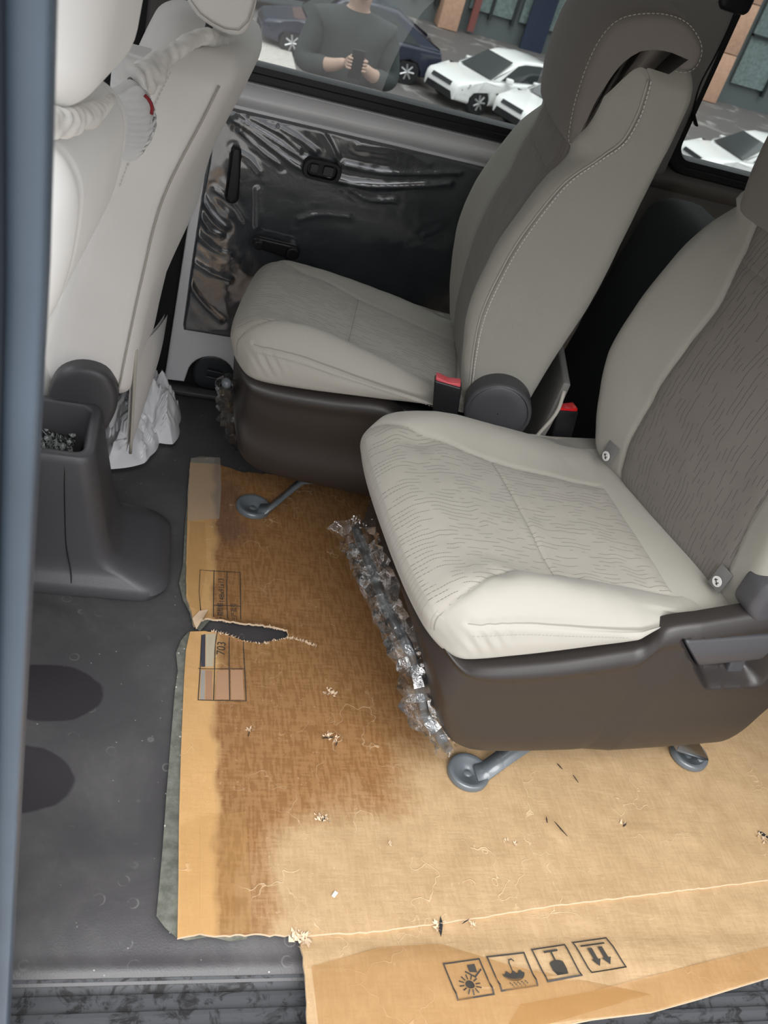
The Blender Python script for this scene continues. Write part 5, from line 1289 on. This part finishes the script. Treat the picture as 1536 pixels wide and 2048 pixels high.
V, Fc = tube_geo([A_ + (B_ - A_) * k / 8 + np.array([.002, -.002, 0]) for k in range(9)], .003, 8); mesh_obj('skirt_piping', V, Fc, M['piping'], sk)
# cushion
P, Fc = slab(.48, .42, .13, .03, .04, .02, R=.06, res=.02, nz=5)
mesh_obj('cushion', np.c_[-.60 + P[:, 0], 1.42 + P[:, 1], .20 + P[:, 2]], Fc, M['front_fabric'], fs, attrs={'loc': P, 'ins': np.full(len(P), -1.), 'seamd': np.ones(len(P))})
mb = MB(); mb.box((-.36, 1.63, .10), (.42, .34, .20)); mb.build('pedestal', M['black_plastic'], fs, bevel=.01)
# head restraint
hp = [(-.012, 1.10), (-.012, .98), (-.004, .945), (.008, .920), (.026, .900), (.052, .889), (.078, .885), (.095, .890), (.104, .905), (.108, .94), (.108, 1.02), (.10, 1.10), (.045, 1.13)]
q = spline(hp + [hp[0]], 60)[:-1]
V, Fc = head_build(q, 0, 1, lambda p, w: np.c_[p[:, 0] - .0, 1.52 + .22 * w, p[:, 1] - .0], .22)
hr2 = mesh_obj('headrest', V, Fc, M['front_fabric'], fs, attrs={'loc': np.zeros((len(V), 3)), 'ins': np.full(len(V), -1.), 'seamd': np.ones(len(V))}, angle=60)
for yy in (1.57, 1.69):
    V, Fc = tube_geo([(.045, yy, .84), (.050, yy, .93)], .006, 12); mesh_obj('headrest_post', V, Fc, M['steel_dark'], hr2)
edge = np.array([(p[0], 1.5155, p[1]) for p in q]); cen = edge.mean(0); e2 = cen + (edge - cen) * .93; thread_line('stitching', e2, M['piping'], hr2, .02, .0, .0009)

# ---- the near front seat, in full daylight
fn = thing('front_seat', 'front seat nearest the door pillar, daylight painted in as white, cut off by the picture edge', 'car seat', (-.12, .97, 0), 'front row seats')
RN = interp_fn([(.20, -.20), (.40, -.160), (.51, -.134), (.61, -.108), (.70, -.077), (.765, -.048), (.83, -.036), (.90, -.036), (.96, -.04)])
P, Fc = slab(.66, .36, .15, .05, .05, .05, R=.06, res=.010, nz=8)
t, y, c = P[:, 0], P[:, 1] / .36, P[:, 2] / .15
z = .252 + t; x = RN(z) - c * .15 + (y - 1) * .035 * (1 - c)
wid = np.interp(t, [0, .1, .45, .66], [.96, 1, 1, .88])
V = np.c_[x, .79 + .36 * (.5 + (y - .5) * wid), z]
ridge = np.minimum(np.abs(y - .16), np.abs(y - .84)) * .36; V[:, 0] -= .003 * np.exp(-(ridge / .004) ** 2) * (c < .2)
bn = mesh_obj('backrest', V, Fc, M['daylit_fabric'], fn, attrs={'loc': P, 'ins': np.full(len(P), -1.), 'seamd': np.where(c < .3, ridge * 3, 1.)})
P, Fc = slab(.24, .215, .13, .05, .045, .045, R=.05, res=.012, nz=8)
V = np.c_[-.033 - P[:, 2] + (P[:, 1] / .215 - 1) * .03 + .02 * (P[:, 0] / .24), .825 + P[:, 1], .935 + P[:, 0]]
hn = mesh_obj('headrest', V, Fc, M['daylit_fabric'], fn, attrs={'loc': P, 'ins': np.full(len(P), -1.), 'seamd': np.ones(len(P))})
sl = spline([py_(155, -10, .84), py_(152, 60, .84), py_(150, 130, .84), py_(140, 180, .85), py_(120, 205, .86), py_(90, 212, .87)], 30)
P, Fc = slab(.48, .40, .13, .03, .04, .02, R=.06, res=.02, nz=5)
mesh_obj('cushion', np.c_[-.70 + P[:, 0], .77 + P[:, 1], .24 + P[:, 2]], Fc, M['daylit_fabric'], fn, attrs={'loc': P, 'ins': np.full(len(P), -1.), 'seamd': np.ones(len(P))})
mb = MB(); mb.box((-.44, .97, .12), (.42, .32, .24)); mb.build('pedestal', M['black_plastic'], fn, bevel=.01)
for yy in (.88, 1.0):
    V, Fc = tube_geo([(-.10, yy, .88), (-.10, yy, .96)], .006, 12); mesh_obj('headrest_post', V, Fc, M['steel_dark'], hn)

# ---- white gathered elastic straps
def strap(label, px, rad, seed, dens=46, extra=None):
    Pp = spline([tuple(py_(u, v, yy)) for u, v, yy in px], 120); R = np.interp(np.linspace(0, 1, 120), np.linspace(0, 1, len(rad)), rad)
    V, Fc = tube_geo(Pp, R, 28, True); V = np.array(V); C_ = np.repeat(Pp, 28, axis=0); d = V - C_
    s_ = np.repeat(np.linspace(0, 1, 120), 28); an = np.tile(np.linspace(0, 2 * math.pi, 29)[:-1], 120)
    w = .07 * np.sin(s_ * dens * 1.6 + 1.5 * np.sin(an) + 9 * fbm(V, 14, 2, seed)) + .30 * fbm(V, 38, 3, seed) + .12 * fbm(V, 16, 1, seed + 3)
    V = C_ + d * (1 + w)[:, None]
    root = thing('elastic_strap', label, 'strap', tuple(Pp[60]), 'white elastic seat cover straps')
    mesh_obj('gathered_cloth', V, Fc, M['strap'], root, angle=60); return root, Pp
st1, P1_ = strap('white gathered strap under the daylight-whitened headrest, against the pillar', [(30, 195, .84), (60, 215, .84), (90, 236, .84), (125, 244, .86), (155, 240, .89), (185, 226, .93), (208, 210, .97), (222, 198, 1.0)], [.014, .014, .011, .0105, .0105, .009, .0075, .006], 2.0)
st2, P2_ = strap('white gathered strap with clasp running up over the grey front seat to its head restraint', [(268, 172, 1.36), (290, 152, 1.385), (315, 130, 1.41), (340, 112, 1.43), (362, 95, 1.45), (388, 80, 1.48), (405, 76, 1.50), (422, 82, 1.53), (440, 86, 1.56), (458, 92, 1.60), (470, 98, 1.63)], [.021, .020, .015, .013, .012, .012, .015, .013, .017, .016, .014], 7.0)
a = py_(258, 158, 1.345); b = py_(283, 182, 1.355); mb = MB(); mb.tube([a, b], .0035, 8); mb.tube([a + np.array([-.006, 0, -.006]), b + np.array([-.006, 0, -.006])], .003, 8); mb.build('clasp', M['black_plastic'], st2)
# ribbed white knit cloth between the two front seats
kc = thing('knit_cloth', 'ribbed white knit cloth with dark red edging bunched between the front seats', 'cloth', tuple(py_(270, 220, 1.25)))
top = spline([tuple(py_(u, v, 1.26)) for u, v in ((212, 188), (228, 186), (250, 172), (272, 168), (300, 190))], 40)
bot = spline([tuple(py_(u, v, 1.22)) for u, v in ((225, 300), (245, 320), (268, 320), (285, 300), (306, 230))], 40)
V = []; nv = 30
for i in range(40):
    for j in range(nv):
        v = j / (nv - 1); p = (1 - v) * top[i] + v * bot[i]; bul = .022 * math.sin(v * math.pi * .9 + .3) * math.sin(i / 39 * math.pi); p = p + np.array([bul, -bul, 0]) + np.array([.0016 * math.sin(v * 70 + 2 * math.sin(i * .2)), 0, 0]); V.append(p)
gf = grid_faces(40, nv); V2 = [p + np.array([-.01, .02, 0]) for p in V]
mesh_obj('cloth_fold', V + V2, gf + [tuple(1200 + i for i in f[::-1]) for f in gf], M['towel'], kc)
P, Fc = slab(.10, .15, .06, .028, .028, .028, R=.04, res=.004, nz=6)
c0 = py_(262, 168, 1.46); P2 = P.copy(); P2[:, 2] += .0012 * np.sin(P[:, 0] * 700 + P[:, 1] * 30)
mesh_obj('cloth_gather', np.c_[c0[0] + P2[:, 1] * .62 - .03, c0[1] + P2[:, 2], c0[2] - .055 + P2[:, 0]], Fc, M['towel'], kc)
V, Fc = tube_geo(spline([tuple(py_(u, v, 1.222)) for u, v in ((289, 190), (298, 200), (304, 214), (303, 228))], 12), .0022, 8); mesh_obj('edging', V, Fc, M['darkred'], kc)

# front buckle just beside the pillar
p = py_(66, 790, 1.30); buckle((p[0] - .006, 1.30, p[2] - .02), 0, .075, .030, .022, 'belt_buckle', 'front seat belt buckle with a red button at the far left', M['red_plastic'])

# ---- floor console bin
cs = thing('console_bin', 'dark grey moulded floor bin between the front seats, flared at its foot', 'console', (-.1, 1.33, 0))
y0, y1 = 1.238, 1.412; x0 = -.32
loops = [(x0, .100, 1.216, 1.455, .05, .0), (x0, .104, 1.214, 1.458, .05, .012), (x0, .096, 1.220, 1.450, .05, .024), (x0, .066, 1.230, 1.440, .045, .036), (x0, .022, y0 - .002, 1.430, .04, .050), (x0, .000, y0, 1.424, .035, .070), (x0, -.012, y0, 1.420, .03, .11), (x0, -.030, y0, 1.416, .03, .20), (x0, -.042, y0, y1, .03, .268), (x0 + .002, -.046, y0 + .004, y1 - .004, .028, .280), (x0 + .006, -.050, y0 + .008, y1 - .008, .026, .2835),
         (x0 + .016, -.060, y0 + .018, y1 - .018, .02, .283), (x0 + .019, -.064, y0 + .022, y1 - .021, .018, .278), (x0 + .03, -.078, y0 + .032, y1 - .028, .016, .12)]
loopsolid(loops, M['grey_plastic'], 'bin_shell', cs)
mb = MB(); mb.tube(spline([(-.090, y0 + .001, .266), (-.086, y0 - .0005, .20), (-.078, y0 - .001, .10), (-.066, 1.228, .045), (-.062, 1.215, .008)], 30), .0011, 6); mb.build('mould_seam', M['black_plastic'], cs)
tb = thing('bin_liner', 'crumpled black and grey bag stuffed in the floor bin', 'bag', (-.16, 1.33, .14))
n = 90; U, Vv = np.meshgrid(np.linspace(0, 1, n), np.linspace(0, 1, n), indexing='ij'); Q = np.c_[(-.285 + .20 * U).ravel(), (1.275 + .105 * Vv).ravel(), np.zeros(n * n)]
r1 = np.abs(fbm(Q, 22, 3, 4.)); r2_ = np.abs(fbm(Q, 55, 3, 8.)); h = .236 + .030 * np.sin(U.ravel() * 3.14) * np.sin(Vv.ravel() * 3.14) - .040 * r1 - .014 * r2_
def m_liner():
    t = NT('grey_bin_liner'); p = t.geo(); k = t.noise(p, 70, 3, .6, 2.0); t.set(color=t.mix(t.ramp(k, .48, .58), (.012, .013, .014), (.22, .235, .23)), rough=.22); return t.m
mesh_obj('crumpled_bag', np.c_[Q[:, :2], h], grid_faces(n, n), m_liner(), tb)

# ---- white plastic bag on the floor
wb_ = thing('plastic_bag', 'crumpled white plastic bag on the floor below the grey front seat', 'bag', (.03, 1.72, 0))
outl = [pz(u, v, .004)[:2] for u, v in ((188, 880), (205, 905), (210, 938), (240, 936), (290, 925), (300, 912), (318, 885), (345, 888), (357, 850), (360, 822), (335, 800), (318, 770), (300, 745), (270, 740), (220, 780))]
cenb = np.array([.015, 1.76]); ang = [math.atan2(p[1] - cenb[1], p[0] - cenb[0]) for p in outl]; rad = [np.linalg.norm(np.array(p) - cenb) for p in outl]
od = np.argsort(ang); ang = np.array(ang)[od]; rad = np.array(rad)[od]; ang3 = np.r_[ang - 2 * math.pi, ang, ang + 2 * math.pi]; rad3 = np.r_[rad, rad, rad]
nt, nr_ = 150, 60; V = []
for i in range(nr_):
    f = 1 - i / (nr_ - 1)
    for k in range(nt):
        a = -math.pi + 2 * math.pi * k / nt; R = np.interp(a, ang3, rad3); V.append((cenb[0] + R * f * math.cos(a), cenb[1] + R * f * math.sin(a), 0))
V = np.array(V); f = np.repeat(1 - np.arange(nr_) / (nr_ - 1), nt)
r1 = np.abs(fbm(V, 11, 2, 2.)); r2_ = np.abs(fbm(V, 26, 3, 6.)); env = (1 - f ** 3)
V[:, 2] = .003 + env * (.125 - .11 * r1 - .045 * r2_) + .018 * f * (1 - f) * 4 * (fbm(V, 18, 2, 9.) > 0)
V[:, 2] = np.maximum(V[:, 2], .003); V[:, 0] += .012 * fbm(V, 20, 2, 12.) * env; V[:, 1] += .012 * fbm(V, 20, 2, 15.) * env
F = [(i * nt + k, i * nt + (k + 1) % nt, (i + 1) * nt + (k + 1) % nt, (i + 1) * nt + k) for i in range(nr_ - 1) for k in range(nt)]
mesh_obj('crumpled_sheet', V, F, M['bag'], wb_, angle=28)

# ------------------------------------------------------------------ photographer's reflection, stood in for by a figure outside
pe = thing('person', 'reflected photographer in a dark grey-green jacket, placed outside the side window holding a phone', 'person', (1.04, 6.2, -1.27))
coat = plain('grey_green_jacket', (.032, .041, .040), .85, var=.2); skin = plain('skin', (.45, .30, .23), .6); hairm = plain('dark_hair', (.02, .018, .016), .6); trou = plain('dark_trousers', (.03, .03, .035), .8)
def skinned(name, verts, edges, radii, mat, parent, root=0, sub=2):
    me = bpy.data.meshes.new(name); me.from_pydata(verts, edges, []); ob = bpy.data.objects.new(name, me); COL.objects.link(ob)
    ob.modifiers.new('skin', 'SKIN'); sv = me.skin_vertices[0].data
    for i, r in enumerate(radii): sv[i].radius = (r, r) if not isinstance(r, tuple) else r
    sv[root].use_root = True
    m = ob.modifiers.new('sub', 'SUBSURF'); m.levels = sub; m.render_levels = sub
    dg = bpy.context.evaluated_depsgraph_get(); me2 = bpy.data.meshes.new_from_object(ob.evaluated_get(dg)); bpy.data.objects.remove(ob); bpy.data.meshes.remove(me)
    me2.name = name; ob = bpy.data.objects.new(name, me2); me2.materials.clear(); me2.materials.append(mat)
    me2.polygons.foreach_set('use_smooth', [True] * len(me2.polygons)); link(ob, parent)
    t = Vector((0, 0, 0)); p = parent
    while p is not None: t += p.location; p = p.parent
    me2.transform(Matrix.Translation(-t)); return ob
X0, Y0, Z0 = 1.04, 6.2, -1.27
def W3(x, y, z): return (X0 + x, Y0 + y, Z0 + z)
# body in one surface: pelvis, spine, neck, head, arms with wrists, legs with feet (facing the van, -y)
bv = [W3(0, 0, .88), W3(0, 0, 1.08), W3(0, .01, 1.26), W3(0, .02, 1.37), W3(0, 0, 1.44), W3(0, -.01, 1.51), W3(0, -.02, 1.60),
      W3(-.19, .01, 1.34), W3(-.27, -.05, 1.10), W3(-.12, -.24, 1.16), W3(-.05, -.30, 1.21),
      W3(.19, .01, 1.34), W3(.27, -.05, 1.10), W3(.12, -.24, 1.16), W3(.05, -.30, 1.21),
      W3(-.10, 0, .80), W3(-.11, 0, .46), W3(-.12, .02, .09), W3(-.13, -.13, .04), W3(.10, 0, .80), W3(.11, 0, .46), W3(.12, .02, .09), W3(.13, -.13, .04)]
be = [(0, 1), (1, 2), (2, 3), (3, 4), (4, 5), (5, 6), (3, 7), (7, 8), (8, 9), (9, 10), (3, 11), (11, 12), (12, 13), (13, 14), (0, 15), (15, 16), (16, 17), (17, 18), (0, 19), (19, 20), (20, 21), (21, 22)]
br = [(.17, .13), (.16, .12), (.19, .13), (.15, .10), .055, .075, .085, .075, .055, .042, .028, .075, .055, .042, .028, .095, .065, .045, .04, .095, .065, .045, .04]
bd = skinned('body', bv, be, br, skin, pe)
jv = [W3(0, 0, .82), W3(0, 0, 1.0), W3(0, .01, 1.24), W3(0, .02, 1.38), W3(-.20, .01, 1.34), W3(-.28, -.05, 1.09), W3(-.14, -.23, 1.15), W3(.20, .01, 1.34), W3(.28, -.05, 1.09), W3(.14, -.23, 1.15), W3(0, .01, 1.46)]
skinned('jacket', jv, [(0, 1), (1, 2), (2, 3), (3, 4), (4, 5), (5, 6), (3, 7), (7, 8), (8, 9), (3, 10)], [(.24, .17), (.22, .16), (.24, .165), (.18, .13), .105, .078, .060, .105, .078, .060, .078], coat, pe)
tv = [W3(0, 0, .88), W3(-.10, 0, .80), W3(-.11, 0, .46), W3(-.12, .01, .10), W3(.10, 0, .80), W3(.11, 0, .46), W3(.12, .01, .10)]
skinned('trousers', tv, [(0, 1), (1, 2), (2, 3), (0, 4), (4, 5), (5, 6)], [.15, .115, .085, .065, .115, .085, .065], trou, pe)
for sd in (-1, 1):                                      # hands: palm, four fingers and a thumb closed on the phone
    hv = [W3(sd * .055, -.295, 1.205), W3(sd * .052, -.335, 1.225)]; he = [(0, 1)]; hr_ = [.024, .026]
    for k in range(4):
        z = 1.200 + .018 * k; i = len(hv); hv += [W3(sd * .048, -.35, z), W3(sd * .058, -.378, z), W3(sd * .030, -.392, z + .002)]; he += [(1, i), (i, i + 1), (i + 1, i + 2)]; hr_ += [.009, .0085, .008]
    i = len(hv); hv += [W3(sd * .035, -.345, 1.262), W3(sd * .018, -.362, 1.272)]; he += [(1, i), (i, i + 1)]; hr_ += [.010, .009]
    skinned('hand', hv, he, hr_, skin, pe, sub=1)
for sd in (-1, 1):
    V, Fc = tube_geo([W3(sd * .085, -.02, 1.56), W3(sd * .09, -.01, 1.60)], .018, 8); mesh_obj('ear', V, Fc, skin, pe)
    V, Fc = tube_geo([W3(sd * .03, -.098, 1.595), W3(sd * .03, -.106, 1.595)], .011, 10); mesh_obj('eye', V, Fc, M['void'], pe)
V, Fc = tube_geo([W3(0, -.09, 1.60), W3(0, -.112, 1.565)], [.008, .014], 8); mesh_obj('nose', V, Fc, skin, pe)
V, Fc = tube_geo([W3(-.025, -.095, 1.53), W3(0, -.104, 1.528), W3(.025, -.095, 1.53)], .006, 8); mesh_obj('mouth', V, Fc, M['darkred'], pe)
skinned('hair', [W3(0, .0, 1.62), W3(0, .02, 1.68)], [(0, 1)], [.098, .085], hairm, pe)
ph = thing('phone', 'dark phone held up in both hands by the reflected photographer', 'phone', W3(0, -.385, 1.22)); mb = MB(); mb.box(W3(0, -.365, 1.225), (.078, .009, .16)); mb.build('phone_body', M['black_plastic'], ph, bevel=.003)
